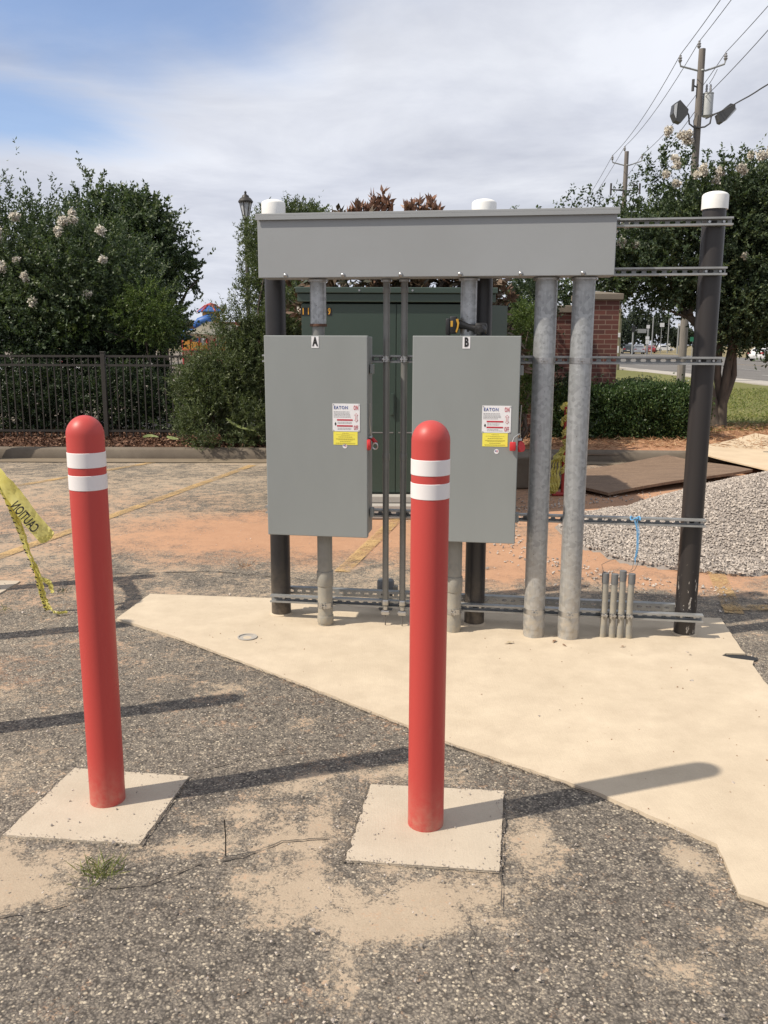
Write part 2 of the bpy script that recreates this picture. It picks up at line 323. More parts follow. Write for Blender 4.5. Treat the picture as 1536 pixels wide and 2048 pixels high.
def stone_mat():
    m, nt, N, L, p = new_mat('crushed_stone')
    a = nd(N, 'ShaderNodeAttribute', attribute_name='rnd').outputs['Fac']
    cr = N.new('ShaderNodeValToRGB'); e = cr.color_ramp.elements
    e[0].position = 0; e[0].color = (0.22, 0.20, 0.185, 1); e[1].position = 1; e[1].color = (0.62, 0.56, 0.50, 1)
    x = e.new(0.4); x.color = (0.36, 0.325, 0.295, 1); x = e.new(0.75); x.color = (0.48, 0.43, 0.38, 1)
    L.new(a, cr.inputs[0])
    L.new(mixc(N, L, mth(N, L, 'MULTIPLY', noise(N, L, geo_pos(N), 90), 0.5), cr.outputs[0], (0.28, 0.23, 0.19)), p.inputs['Base Color'])
    p.inputs['Roughness'].default_value = 0.85; return m
stone_m = stone_mat()

def worn_yellow():
    m, nt, N, L, p = new_mat('worn_yellow_line'); v = geo_pos(N)
    n = noise(N, L, v, 2.6, 8, 0.75); n2 = noise(N, L, v, 70, 4, 0.7)
    f = ramp(N, L, mth(N, L, 'ADD', mth(N, L, 'MULTIPLY', n, 0.6), mth(N, L, 'MULTIPLY', n2, 0.4)), 0.42, 0.58)
    L.new(mixc(N, L, n, (0.50, 0.33, 0.14), (0.40, 0.27, 0.13)), p.inputs['Base Color']); p.inputs['Roughness'].default_value = 0.8
    tr = N.new('ShaderNodeBsdfTransparent'); mx = N.new('ShaderNodeMixShader')
    L.new(f, mx.inputs[0]); L.new(p.outputs[0], mx.inputs[1]); L.new(tr.outputs[0], mx.inputs[2])
    L.new(mx.outputs[0], N['Material Output'].inputs[0]); return m
yline_m = worn_yellow()

def brick_mat():
    m, nt, N, L, p = new_mat('red_brick')
    t = N.new('ShaderNodeTexCoord'); sep = N.new('ShaderNodeSeparateXYZ'); L.new(t.outputs['Object'], sep.inputs[0])
    cmb = N.new('ShaderNodeCombineXYZ'); L.new(mth(N, L, 'ADD', sep.outputs[0], sep.outputs[1]), cmb.inputs[0]); L.new(sep.outputs[2], cmb.inputs[1])
    b = nd(N, 'ShaderNodeTexBrick', Scale=1.0); b.inputs['Brick Width'].default_value = 0.215; b.inputs['Row Height'].default_value = 0.0765
    b.inputs['Mortar Size'].default_value = 0.007; b.inputs['Mortar Smooth'].default_value = 0.1
    b.inputs['Color1'].default_value = (0.115, 0.036, 0.028, 1); b.inputs['Color2'].default_value = (0.060, 0.022, 0.021, 1); b.inputs['Mortar'].default_value = (0.21, 0.16, 0.125, 1)
    L.new(cmb.outputs[0], b.inputs['Vector'])
    L.new(mixc(N, L, mth(N, L, 'MULTIPLY', noise(N, L, t.outputs['Object'], 12), 0.5), b.outputs['Color'], (0.12, 0.05, 0.035)), p.inputs['Base Color'])
    p.inputs['Roughness'].default_value = 0.85
    bump(N, L, p, b.outputs['Fac'], -0.6, 0.01); return m
brick_m = brick_mat()

def leaf_mat(name, ca, cb, cc, rough=0.5, trans=0.25, tint=(1.1, 1.25, 0.5)):
    m, nt, N, L, p = new_mat(name)
    a = nd(N, 'ShaderNodeAttribute', attribute_name='rnd').outputs['Fac']
    cr = N.new('ShaderNodeValToRGB'); e = cr.color_ramp.elements
    e[0].position = 0; e[0].color = (*ca, 1); e[1].position = 1; e[1].color = (*cc, 1); x = e.new(0.6); x.color = (*cb, 1)
    L.new(a, cr.inputs[0])
    L.new(cr.outputs[0], p.inputs['Base Color']); p.inputs['Roughness'].default_value = rough; p.inputs['Specular IOR Level'].default_value = 0.35
    tr = N.new('ShaderNodeBsdfTranslucent'); L.new(mixc(N, L, 1.0, cr.outputs[0], tint, 'MULTIPLY'), tr.inputs[0])
    mx = N.new('ShaderNodeMixShader'); mx.inputs[0].default_value = trans
    L.new(p.outputs[0], mx.inputs[1]); L.new(tr.outputs[0], mx.inputs[2]); L.new(mx.outputs[0], N['Material Output'].inputs[0]); return m
lf_crape = leaf_mat('crape_leaf', (0.036, 0.056, 0.034), (0.068, 0.100, 0.050), (0.15, 0.18, 0.09))
lf_dark = leaf_mat('dark_leaf', (0.020, 0.034, 0.020), (0.038, 0.060, 0.032), (0.085, 0.11, 0.055))
lf_light = leaf_mat('light_leaf', (0.05, 0.085, 0.025), (0.09, 0.135, 0.035), (0.16, 0.19, 0.06))
lf_wax = leaf_mat('wax_leaf', (0.046, 0.066, 0.032), (0.090, 0.118, 0.050), (0.18, 0.205, 0.095))
lf_hedge = leaf_mat('hedge_leaf', (0.022, 0.042, 0.018), (0.055, 0.095, 0.033), (0.13, 0.18, 0.07), 0.4)
lf_mag = leaf_mat('magnolia_leaf', (0.022, 0.040, 0.024), (0.22, 0.12, 0.085), (0.40, 0.24, 0.18), 0.4, 0.05)
lf_far = leaf_mat('far_leaf', (0.036, 0.050, 0.040), (0.048, 0.064, 0.046), (0.065, 0.082, 0.056))
lf_straw = leaf_mat('straw', (0.20, 0.10, 0.05), (0.34, 0.19, 0.10), (0.5, 0.34, 0.2), 0.8, 0.0)
lf_mulch = leaf_mat('mulch_chip', (0.05, 0.025, 0.016), (0.13, 0.065, 0.04), (0.30, 0.18, 0.12), 0.85, 0.0)
lf_grass = leaf_mat('grass_blade', (0.09, 0.12, 0.03), (0.16, 0.19, 0.05), (0.30, 0.28, 0.10), 0.6, 0.2)
lf_petal = leaf_mat('white_petal', (0.62, 0.58, 0.50), (0.80, 0.76, 0.68), (0.88, 0.85, 0.79), 0.7, 0.35, (1, 1, 1))

# ------------------------------------------------------------------ mesh helpers
def tag(o, label=None, cat=None, group=None, kind=None):
    if label: o['label'] = label
    if cat: o['category'] = cat
    if group: o['group'] = group
    if kind: o['kind'] = kind
    return o
def empty(name, label, cat, loc=(0, 0, 0), rz=0, group=None):
    o = bpy.data.objects.new(name, None); COL.objects.link(o); o.location = loc; o.rotation_euler = (0, 0, rz); o.empty_display_size = 0.1
    return tag(o, label, cat, group)
def mesh_obj(name, verts, faces, mat, parent=None, loc=None, rz=0, smooth=False, mats=None, fm=None):
    me = bpy.data.meshes.new(name); me.from_pydata([tuple(v) for v in verts], [], faces); 
    for mm in (mats or [mat]): me.materials.append(mm)
    if fm: me.polygons.foreach_set('material_index', fm)
    o = bpy.data.objects.new(name, me); COL.objects.link(o)
    if parent: o.parent = parent
    if loc is not None: o.location = loc
    o.rotation_euler.z = rz
    if smooth:
        me.polygons.foreach_set('use_smooth', [True]*len(me.polygons))
        try: me.set_sharp_from_angle(angle=rad(38))
        except Exception: pass
    me.update(); return o
class MB:
    def __init__(s): s.v = []; s.f = []; s.m = []; s.cur = 0
    def add(s, vs, fs):
        k = len(s.v); s.v += [tuple(v) for v in vs]; s.f += [tuple(i+k for i in f) for f in fs]; s.m += [s.cur]*len(fs); return s
    def box(s, x0, x1, y0, y1, z0, z1, bev=0.0):
        if bev:
            bm = bmesh.new(); bmesh.ops.create_cube(bm, size=1)
            for v in bm.verts: v.co = Vector(((x0+x1)/2+v.co.x*(x1-x0), (y0+y1)/2+v.co.y*(y1-y0), (z0+z1)/2+v.co.z*(z1-z0)))
            bmesh.ops.bevel(bm, geom=bm.edges[:], offset=bev, segments=2, affect='EDGES', profile=0.5)
            bm.verts.index_update(); s.add([v.co for v in bm.verts], [[v.index for v in f.verts] for f in bm.faces]); bm.free(); return s
        return s.add([(x0, y0, z0), (x1, y0, z0), (x1, y1, z0), (x0, y1, z0), (x0, y0, z1), (x1, y0, z1), (x1, y1, z1), (x0, y1, z1)],
                     [(0, 3, 2, 1), (4, 5, 6, 7), (0, 1, 5, 4), (1, 2, 6, 5), (2, 3, 7, 6), (3, 0, 4, 7)])
    def tube(s, pts, rs, n=12, cap=True):
        pts = [Vector(p) for p in pts]
        if not isinstance(rs, (list, tuple)): rs = [rs]*len(pts)
        vs = []; fs = []; up = None
        for i, p in enumerate(pts):
            t = ((pts[min(i+1, len(pts)-1)]-pts[max(i-1, 0)])).normalized()
            if up is None: up = Vector((0, 1, 0)) if abs(t.y) < .9 else Vector((1, 0, 0))
            a = t.cross(up).normalized(); b = t.cross(a).normalized(); up = -b if False else up
            for k in range(n):
                q = 2*math.pi*k/n; vs.append(p+(a*math.cos(q)+b*math.sin(q))*rs[i])
        for i in range(len(pts)-1):
            for k in range(n):
                k2 = (k+1) % n; fs.append((i*n+k, i*n+k2, (i+1)*n+k2, (i+1)*n+k))
        if cap: fs.append(tuple(range(n))[::-1]); fs.append(tuple((len(pts)-1)*n+k for k in range(n)))
        return s.add(vs, fs)
    def lathe(s, prof, n=32, c=(0, 0), a0=0, a1=2*math.pi):
        vs = []; fs = []
        for r, z in prof:
            for k in range(n): q = 2*math.pi*k/n; vs.append((c[0]+r*math.cos(q), c[1]+r*math.sin(q), z))
        for i in range(len(prof)-1):
            for k in range(n):
                k2 = (k+1) % n; fs.append((i*n+k, i*n+k2, (i+1)*n+k2, (i+1)*n+k))
        fs.append(tuple(range(n))[::-1]); fs.append(tuple((len(prof)-1)*n+k for k in range(n)))
        return s.add(vs, fs)
    def prism(s, poly, z0, z1):
        n = len(poly)
        return s.add([(x, y, z0) for x, y in poly]+[(x, y, z1) for x, y in poly],
                     [tuple(range(n))[::-1], tuple(range(n, 2*n))]+[(i, (i+1) % n, n+(i+1) % n, n+i) for i in range(n)])
    def prism_xz(s, poly, y0, y1):
        n = len(poly)
        return s.add([(x, y0, z) for x, z in poly]+[(x, y1, z) for x, z in poly],
                     [tuple(range(n)), tuple(range(n, 2*n))[::-1]]+[((i+1) % n, i, n+i, n+(i+1) % n) for i in range(n)])
    def build(s, name, mat, parent=None, loc=None, rz=0, smooth=False, mats=None):
        return mesh_obj(name, s.v, s.f, mat, parent, loc, rz, smooth, mats, s.m if mats else None)
def copy_tree(o, parent=None):
    c = o.copy(); COL.objects.link(c); c.parent = parent
    for ch in list(o.children): copy_tree(ch, c)
    return c
def text_mesh(body, size, name, mat, parent, origin, xscale=1.0, bold=0.0, extrude=0.0006, rot=None, align='CENTER', spacing=1.0):
    """letters as a thin mesh in the local XZ plane, facing -Y"""
    cu = bpy.data.curves.new(name, 'FONT'); cu.body = body; cu.size = size; cu.extrude = extrude; cu.align_x = align; cu.align_y = 'CENTER'; cu.offset = bold; cu.space_character = spacing; cu.resolution_u = 3
    t = bpy.data.objects.new(name+'_tmp', cu); COL.objects.link(t)
    dg = bpy.context.evaluated_depsgraph_get(); me = bpy.data.meshes.new_from_object(t.evaluated_get(dg))
    bpy.data.objects.remove(t); bpy.data.curves.remove(cu)
    R = Matrix(((xscale, 0, 0, 0), (0, 0, -1, 0), (0, 1, 0, 0), (0, 0, 0, 1)))
    me.transform(Matrix.Translation(origin) @ (rot.to_4x4() if rot else Matrix.Identity(4)) @ R)
    me.materials.clear(); me.materials.append(mat); me.name = name
    o = bpy.data.objects.new(name, me); COL.objects.link(o); o.parent = parent; return o

# numpy value-noise
def vnoise(x, y, seed=0):
    xi = np.floor(x).astype(np.int64); yi = np.floor(y).astype(np.int64); xf = x-xi; yf = y-yi
    def h(a, b):
        n = (a*374761393 + b*668265263 + seed*982451653) & 0xffffffff; n = ((n ^ (n >> 13))*1274126177) & 0xffffffff
        return ((n ^ (n >> 16)) & 0xffff)/65535.0
    u = xf*xf*(3-2*xf); v = yf*yf*(3-2*yf)
    return (h(xi, yi)*(1-u)+h(xi+1, yi)*u)*(1-v)+(h(xi, yi+1)*(1-u)+h(xi+1, yi+1)*u)*v
def fbm(x, y, o=5, seed=0):
    s = 0; a = 0.5; t = 0
    for i in range(o): s = s+a*vnoise(x, y, seed+i); t += a; x = x*2.03; y = y*2.03; a *= 0.5
    return s/t

def np_quads(name, V, mat, parent=None, loc=None, rnd=None, nper=4, smooth=False):
    """V: (n,nper,3) polygons"""
    n = V.shape[0]; me = bpy.data.meshes.new(name)
    me.vertices.add(n*nper); me.vertices.foreach_set('co', V.astype(np.float32).ravel())
    me.loops.add(n*nper); me.loops.foreach_set('vertex_index', np.arange(n*nper, dtype=np.int32))
    me.polygons.add(n); me.polygons.foreach_set('loop_start', np.arange(0, n*nper, nper, dtype=np.int32))
    try: me.polygons.foreach_set('loop_total', np.full(n, nper, dtype=np.int32))
    except Exception: pass
    me.update(calc_edges=True)
    if rnd is not None:
        a = me.attributes.new('rnd', 'FLOAT', 'FACE'); a.data.foreach_set('value', rnd.astype(np.float32))
    me.materials.append(mat); o = bpy.data.objects.new(name, me); COL.objects.link(o)
    if parent: o.parent = parent
    if loc is not None: o.location = loc
    return o
def unit(a): return a/np.maximum(np.linalg.norm(a, axis=-1, keepdims=True), 1e-9)
def leaves(P, D, ln, wd, fold=0.25, rng=RNG):
    """leaf quads at P (n,3) pointing along D"""
    n = len(P); D = unit(D); r = unit(rng.normal(size=(n, 3))); S = unit(np.cross(D, r)); U = np.cross(S, D)
    ln = ln*rng.uniform(0.7, 1.2, (n, 1)); wd = wd*rng.uniform(0.7, 1.2, (n, 1))
    mid = P+D*ln*0.45
    return np.stack([P, mid+S*wd*0.5+U*wd*fold, P+D*ln, mid-S*wd*0.5+U*wd*fold], 1)
def crown(blobs, nsh, nlf, tl, ln, wd, up=0.35, shell=0.55, rng=RNG, spread=0.9, droop=0.0, cutz=None, gap=0.36, gs=1.6):
    """shoots spread through a set of ellipsoids, each shoot set with leaves"""
    B = np.array(blobs, float); vol = (B[:, 3]*B[:, 4]*B[:, 5])**0.75; idx = rng.choice(len(B), nsh, p=vol/vol.sum())
    d = unit(rng.normal(size=(nsh, 3))); r = (shell+(1-shell)*rng.random((nsh, 1)))**0.9
    lump = 0.78+0.44*fbm(d[:, 0]*2.2+idx*7.1+50, d[:, 1]*2.2+d[:, 2]*2.7+90, 4, 3)[:, None]
    C = B[idx, :3]; R = B[idx, 3:6]; P = C+d*R*r*lump
    nrm = unit(d/R); T = unit(nrm*spread+np.array([0, 0, up])+rng.normal(size=(nsh, 3))*0.45)
    g = fbm(P[:, 0]*gs+P[:, 1]*gs*.6+31, P[:, 2]*gs+P[:, 1]*gs*.5+17, 3, 41); ok = g > gap; P = P[ok]; T = T[ok]; idx = idx[ok]; nsh = len(P)
    L_ = tl*rng.uniform(0.5, 1.5, (nsh, 1)) * (1+0.9*(rng.random((nsh, 1)) > 0.93))
    k = nlf; t = rng.random((nsh, k, 1)); 
    base = P[:, None]+T[:, None]*L_[:, None]*t; base = base-np.array([0, 0, 1])*droop*t**2*L_[:, None]
    ld = T[:, None]*0.7+rng.normal(size=(nsh, k, 3))*0.75
    Q = base.reshape(-1, 3); D = ld.reshape(-1, 3)
    sh = np.repeat(rng.random(nsh), k)*0.55+rng.random(nsh*k)*0.45
    if cutz is not None:
        kk = Q[:, 2] > cutz; Q = Q[kk]; D = D[kk]; sh = sh[kk]
    return leaves(Q, D, ln, wd, rng=rng), sh
def branch(mb, p0, p1, r0, r1, n=5, wob=0.06, sides=8):
    p0 = Vector(p0); p1 = Vector(p1); L_ = (p1-p0).length; pts = []; rs = []
    for i in range(n+1):
        t = i/n; w = Vector((random.uniform(-1, 1), random.uniform(-1, 1), random.uniform(-.4, .4)))*wob*L_*(0 if i in (0, n) else 1)
        pts.append(p0.lerp(p1, t)+w); rs.append(r0+(r1-r0)*t)
    mb.tube(pts, rs, sides); return pts
def add_leaf_obj(name, Vs, mat, parent, origin):
    V, r = Vs; return np_quads(name, V-np.array(origin), mat, parent, None, r)

# ------------------------------------------------------------------ GROUND
def warp_axis(fine0, fine1, step, far):
    a = np.arange(fine0, fine1+step/2, step); lo = []; hi = []; x = fine0; s = step
    while x > -far: s *= 1.35; x -= s; lo.append(x)
    x = fine1; s = step
    while x < far: s *= 1.35; x += s; hi.append(x)
    return np.array(lo[::-1]+list(a)+hi)
def blob(X, Y, cx, cy, rx, ry, rot=0.0, soft=0.9):
    k = 0.5*min(rx, ry, .5); X, Y = X+(fbm(X*4+3, Y*4, 4, 61)-.5)*2*k, Y+(fbm(X*4, Y*4+8, 4, 71)-.5)*2*k; rx *= 1.2; ry *= 1.2
    c, s = math.cos(rot), math.sin(rot); u = ((X-cx)*c+(Y-cy)*s)/rx; v = (-(X-cx)*s+(Y-cy)*c)/ry
    return np.clip((1-np.sqrt(u*u+v*v))/soft, 0, 1)
def make_ground():
    xs = warp_axis(-4.2, 3.2, 0.04, 2500); ys = warp_axis(1.2, 12.2, 0.05, 2500); X, Y = np.meshgrid(xs, ys)
    nx, ny = len(xs), len(ys)
    dirt = 0.10+0.35*(fbm(X*0.9, Y*0.9, 5, 11)-0.5)+0.30*np.clip((Y-2.2)/3.2, 0, 1)+0.10*np.clip((-X-.8)/2, 0, 1)*np.clip((Y-2.6)/1.5, 0, 1)
    for b in ((-0.23, 2.30, 0.36, 0.22, 0.1, .75), (0.02, 2.22, 0.50, 0.16, 0, .8), (-1.2, 2.36, 0.42, 0.24, 0.2, .9), (-0.62, 2.56, 0.5, 0.10, 0.2, .5),
              (-0.30, 2.95, 0.22, 0.12, 0.3, .6), (0.50, 2.62, 0.16, 0.30, 0, .6), (0.08, 3.03, 0.34, 0.10, 0, .6), (0.98, 2.5, 0.10, 0.15, 0.5, .8), (-0.25, 2.6, 0.22, 0.22, 0, .7),
              (-0.75, 3.9, 0.30, 0.16, 0.2, .45), (0.30, 2.38, 0.4, 0.10, 0, .5), (-1.75, 2.9, 0.5, 0.25, 0, .4), (1.2, 2.15, 0.4, 0.15, 0, .5),
              (-1.5, 5.1, 0.5, 0.3, 0, .3), (0.0, 11.6, 6, 0.5, 0, .7), (-0.1, 2.05, 0.12, 0.3, 0.2, .5), (1.6, 1.9, 0.8, 0.25, 0, .45), (-0.45, 2.74, 0.32, 0.12, 0.2, .5), (-1.4, 3.05, 0.22, 0.25, 0, .5), (0.15, 2.33, 0.45, 0.09, 0, .8), (-0.2, 2.62, 0.10, 0.35, -0.15, .7), (-1.3, 2.45, 0.5, 0.2, 0.1, .85), (0.85, 3.0, 0.25, 0.12, -.6, .35), (-0.35, 3.5, 0.3, 0.15, .3, .35), (0.75, 2.0, 0.3, 0.12, 0, .35), (-1.9, 3.8, 0.6, 0.3, 0, .4), (0.12, 2.62, 0.34, 0.42, 0, .5), (-1.0, 2.8, 0.34, 0.36, 0, .35)):
        dirt = np.maximum(dirt, 0.10+b[5]*blob(X, Y, *b[:5]))
    dirt = np.where(Y > 12.5, 0.3, dirt); dirt = np.clip(dirt, 0, 1)
    clay = 0.10+0.22*(fbm(X*0.6+9, Y*0.6, 4, 21)-0.45)
    for b in ((-0.6, 7.3, 2.7, 1.25, 0.0, .95), (1.3, 6.6, 1.6, 1.1, 0.0, .95), (3.0, 8.4, 3.0, 2.6, 0.2, 1.0), (2.2, 5.9, 0.9, 0.6, 0, .8), (-2.6, 5.6, 1.6, 1.0, 0, .28), (0.9, 6.0, 0.8, 0.6, 0, .8),
              (-1.9, 4.2, 0.9, 0.5, 0.2, .25), (-3.5, 8, 3.5, 2.5, 0, .35), (6, 10, 4, 3, 0, 1.0)):
        clay = np.maximum(clay, 0.05+b[5]*blob(X, Y, b[0], b[1], b[2], b[3], b[4], 0.75))
    clay = np.where((Y < 3.4), clay*0.6, clay); clay = np.clip(clay, 0, 1)
    Z = -0.0+0*X; m = (X > -6) & (X < 6) & (Y < 11.8)
    Z = np.where(m, (fbm(X*1.3, Y*1.3, 4, 5)-0.5)*0.007-0.004, -0.004); Z = np.where(X*X+Y*Y > 100**2, -0.06, Z)
    me = bpy.data.meshes.new('ground'); V = np.stack([X, Y, Z], -1).reshape(-1, 3)
    me.vertices.add(len(V)); me.vertices.foreach_set('co', V.astype(np.float32).ravel())
    i = np.arange((ny-1)*(nx-1)); r = i//(nx-1); c = i % (nx-1); a = r*nx+c
    Fi = np.stack([a, a+1, a+nx+1, a+nx], 1).astype(np.int32); nf = len(Fi)
    me.loops.add(nf*4); me.loops.foreach_set('vertex_index', Fi.ravel()); me.polygons.add(nf)
    me.polygons.foreach_set('loop_start', np.arange(0, nf*4, 4, dtype=np.int32))
    me.update(calc_edges=True); me.polygons.foreach_set('use_smooth', [True]*nf)
    for nm, A in (('dirt', dirt), ('clay', clay)):
        at = me.attributes.new(nm, 'FLOAT', 'POINT'); at.data.foreach_set('value', A.astype(np.float32).ravel())
    me.materials.append(asph); o = bpy.data.objects.new('ground', me); COL.objects.link(o); tag(o, kind='structure')
make_ground()

def sheet(name, poly, z, mat, kind='structure', thick=None, jitter=0.0, sub=0.0):
    if sub:   # break straight edges into slightly uneven ones
        out = []
        for i, a in enumerate(poly):
            b = poly[(i+1) % len(poly)]; L_ = math.hypot(b[0]-a[0], b[1]-a[1]); n = max(1, int(L_/sub)); nx_, ny_ = -(b[1]-a[1])/L_, (b[0]-a[0])/L_
            for k in range(n):
                t = k/n; j = random.gauss(0, jitter) if k else 0
                out.append((a[0]+(b[0]-a[0])*t+nx_*j, a[1]+(b[1]-a[1])*t+ny_*j))
        poly = out
    if (sum((poly[i][0]*poly[(i+1) % len(poly)][1]-poly[(i+1) % len(poly)][0]*poly[i][1]) for i in range(len(poly)))) < 0: poly = poly[::-1]
    m = MB()
    if thick: m.prism(poly, z-thick, z)
    else: m.add([(x, y, z) for x, y in poly], [tuple(range(len(poly)))])
    return tag(m.build(name, mat), kind=kind)

# equipment pad: concrete with a notch broken out at its right edge
PAD = [(-1.57, 4.89), (-1.51, 5.40), (-0.7, 5.31), (2.0, 4.93), (1.905, 4.40), (1.90, 4.33), (1.80, 4.335), (1.765, 4.30), (1.80, 4.265), (1.90, 4.225), (1.87, 4.17), (1.835, 3.95), (1.80, 3.6), (1.72, 2.7), (1.66, 2.20), (1.12, 2.255), (1.05, 2.30), (1.085, 2.56),
       (0.76, 2.905), (0.25, 3.30), (0.1, 3.45), (-0.51, 4.01), (-1.15, 4.57)]
sheet('equipment_pad', PAD, 0.010, pad_conc, thick=0.12, jitter=0.0014, sub=0.035)
sheet('bollard_footing', [(-1.18, 3.07), (-0.73, 3.01), (-0.79, 2.56), (-1.26, 2.61)], 0.003, foot_conc, thick=0.1, jitter=0.0011, sub=0.022)
sheet('bollard_footing', [(-0.045, 2.955), (0.44, 2.91), (0.36, 2.42), (-0.12, 2.475)], 0.003, foot_conc, thick=0.1, jitter=0.0011, sub=0.022)
for cx, cy in ((-2.60, 4.44), (-2.74, 5.49)):
    sheet('bollard_footing', [(cx-.24, cy-.22), (cx+.24, cy-.25), (cx+.26, cy+.23), (cx-.22, cy+.25)], 0.004, foot_conc, thick=0.1, jitter=0.003, sub=0.06)

def crack(pts, w, name='pavement_crack', mat=None):
    """a dark strip of open joint, uneven in width"""
    P = []; 
    for a, b in zip(pts[:-1], pts[1:]):
        n = max(2, int(math.dist(a, b)/0.02))
        for k in range(n): t = k/n; P.append((a[0]+(b[0]-a[0])*t+random.gauss(0, w*0.22), a[1]+(b[1]-a[1])*t+random.gauss(0, w*0.22)))
    P.append(pts[-1]); l = []; r = []
    for i, p in enumerate(P):
        q = P[min(i+1, len(P)-1)]; o = P[max(i-1, 0)]; dx, dy = q[0]-o[0], q[1]-o[1]; d = math.hypot(dx, dy) or 1
        ww = w*random.uniform(0.05, 0.8)*0.5; l.append((p[0]-dy/d*ww, p[1]+dx/d*ww)); r.append((p[0]+dy/d*ww, p[1]-dx/d*ww))
    m = MB(); n = len(P); m.add([(x, y, 0.0) for x, y in l]+[(x, y, 0.0) for x, y in r], [(i, n+i, n+i+1, i+1) for i in range(n-1)])
    return m
crack_m = paint('crack_dirt', (0.06, 0.052, 0.044), 0.95, c2=(0.13, 0.108, 0.085), scale=40, bmp=0)
def add_cracks():
    zs = 0.0045
    for pts, w, z in (
        ([(-1.18, 3.075), (-0.95, 3.045)], 0.006, zs), ([(-1.26, 2.61), (-1.185, 3.07)], 0.010, zs), ([(-0.785, 2.55), (-0.725, 3.0)], 0.012, zs),
        ([(-0.125, 2.47), (-0.05, 2.955)], 0.014, zs), ([(0.365, 2.42), (0.446, 2.91)], 0.012, zs), ([(0.365, 2.42), (0.34, 2.22)], 0.007, zs), ([(-0.05, 2.96), (0.44, 2.915)], 0.005, zs), ([(-0.12, 2.468), (0.36, 2.413)], 0.006, zs),
        ([(-1.25, 2.10), (-1.08, 2.20), (-0.95, 2.23), (-0.82, 2.33), (-0.70, 2.35), (-0.58, 2.45), (-0.45, 2.49), (-0.33, 2.58), (-0.18, 2.60)], 0.009, 0.002), ([(0.215, 1.80), (0.235, 1.9), (0.225, 2.02), (0.25, 2.12), (0.24, 2.22)], 0.004, 0.002),
        ([(0.445, 2.915), (0.47, 3.08)], 0.006, 0.002), ([(-0.75, 3.02), (-0.55, 3.16), (-0.3, 3.22)], 0.010, 0.002),
        ([(-2.2, 5.9), (-1.2, 6.0), (-0.4, 5.75)], 0.02, 0.002), ([(-3.2, 8.0), (-1.5, 8.3), (0.5, 8.1)], 0.02, 0.002),
        ([(1.085, 2.55), (1.05, 2.30), (1.11, 2.25), (1.66, 2.19)], 0.009, 0.0015), ([(0.76, 2.90), (0.25, 3.29)], 0.009, 0.0015), ([(0.1, 3.44), (-0.51, 4.0), (-1.15, 4.56)], 0.009, 0.0015)):
        tag(crack(pts, w).build('pavement_crack', crack_m, loc=(0, 0, z)), kind='structure')
add_cracks()

# worn yellow bay lines
def strip(name, a, b, w, z, mat):
    dx, dy = b[0]-a[0], b[1]-a[1]; d = math.hypot(dx, dy); nx_, ny_ = -dy/d*w/2, dx/d*w/2
    return sheet(name, [(a[0]+nx_, a[1]+ny_), (b[0]+nx_, b[1]+ny_), (b[0]-nx_, b[1]-ny_), (a[0]-nx_, a[1]-ny_)], z, mat)
for a, b in (((-2.95, 6.3), (-1.76, 11.5)), ((-0.30, 6.0), (0.55, 9.9)), ((2.13, 5.05), (2.45, 6.3)), ((-4.6, 8.9), (-3.1, 11.85))):
    strip('bay_line', a, b, 0.115, 0.003, yline_m)
strip('bay_line', (2.1, 5.16), (3.4, 5.14), 0.12, 0.007, yline_m)

# kerb with gutter pan, running along the back of the lot
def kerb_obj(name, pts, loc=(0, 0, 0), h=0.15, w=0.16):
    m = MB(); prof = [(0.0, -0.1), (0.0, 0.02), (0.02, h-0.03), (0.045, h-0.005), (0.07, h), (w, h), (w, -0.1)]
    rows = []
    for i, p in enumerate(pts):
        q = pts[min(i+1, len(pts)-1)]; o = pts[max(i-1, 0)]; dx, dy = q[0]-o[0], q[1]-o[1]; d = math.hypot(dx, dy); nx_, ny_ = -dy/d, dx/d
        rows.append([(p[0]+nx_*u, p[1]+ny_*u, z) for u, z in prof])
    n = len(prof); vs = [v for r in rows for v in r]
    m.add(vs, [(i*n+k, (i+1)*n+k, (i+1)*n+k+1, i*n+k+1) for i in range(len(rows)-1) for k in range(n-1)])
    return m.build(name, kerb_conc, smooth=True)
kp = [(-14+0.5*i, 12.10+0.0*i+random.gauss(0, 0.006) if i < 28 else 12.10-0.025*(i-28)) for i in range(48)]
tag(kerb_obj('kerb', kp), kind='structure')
sheet('gutter_pan', [(-14, 11.72), (1.0, 11.72), (9, 11.4), (9, 11.9), (0, 12.11), (-14, 12.11)], 0.006, concrete('gutter_concrete', (0.25, 0.205, 0.15), (0.20, 0.16, 0.115), (0.16, 0.125, 0.09)))

def bed(name, xs, ys, zf, mat):
    X, Y = np.meshgrid(xs, ys); Z = zf(X, Y); nx, ny = len(xs), len(ys); V = np.stack([X, Y, Z], -1).reshape(-1, 3)
    fs = [(r*nx+c, r*nx+c+1, (r+1)*nx+c+1, (r+1)*nx+c) for r in range(ny-1) for c in range(nx-1)]
    return tag(mesh_obj(name, V, fs, mat, smooth=True), kind='structure')
bed('mulch_bed', np.linspace(-14, 0.3, 110), np.linspace(12.24, 15.6, 36), lambda X, Y: 0.13+0.05*(fbm(X*2, Y*2, 4, 2)-.5)+np.where(Y > 15.3, -0.2, 0), mulch_m)
bed('clay_bank', np.linspace(0.3, 9.2, 90), np.linspace(11.95, 15.2, 40), lambda X, Y: np.where(Y < 12.2+0*X-0.05*np.maximum(X-0, 0)*0.9+0.02, 0.10, 0.135)+0.10*(fbm(X*1.6, Y*1.6, 5, 8)-.5)*np.clip((Y-12.0)/0.4, 0, 1), clay_m)
bed('lawn', np.concatenate([np.linspace(0.3, 16, 60)]), np.concatenate([np.linspace(15.0, 60, 90)]), lambda X, Y: 0.10+0.06*(fbm(X*.5, Y*.5, 3, 6)-.5)-np.where(X > 15.4, 0.25, 0), lawn_m)
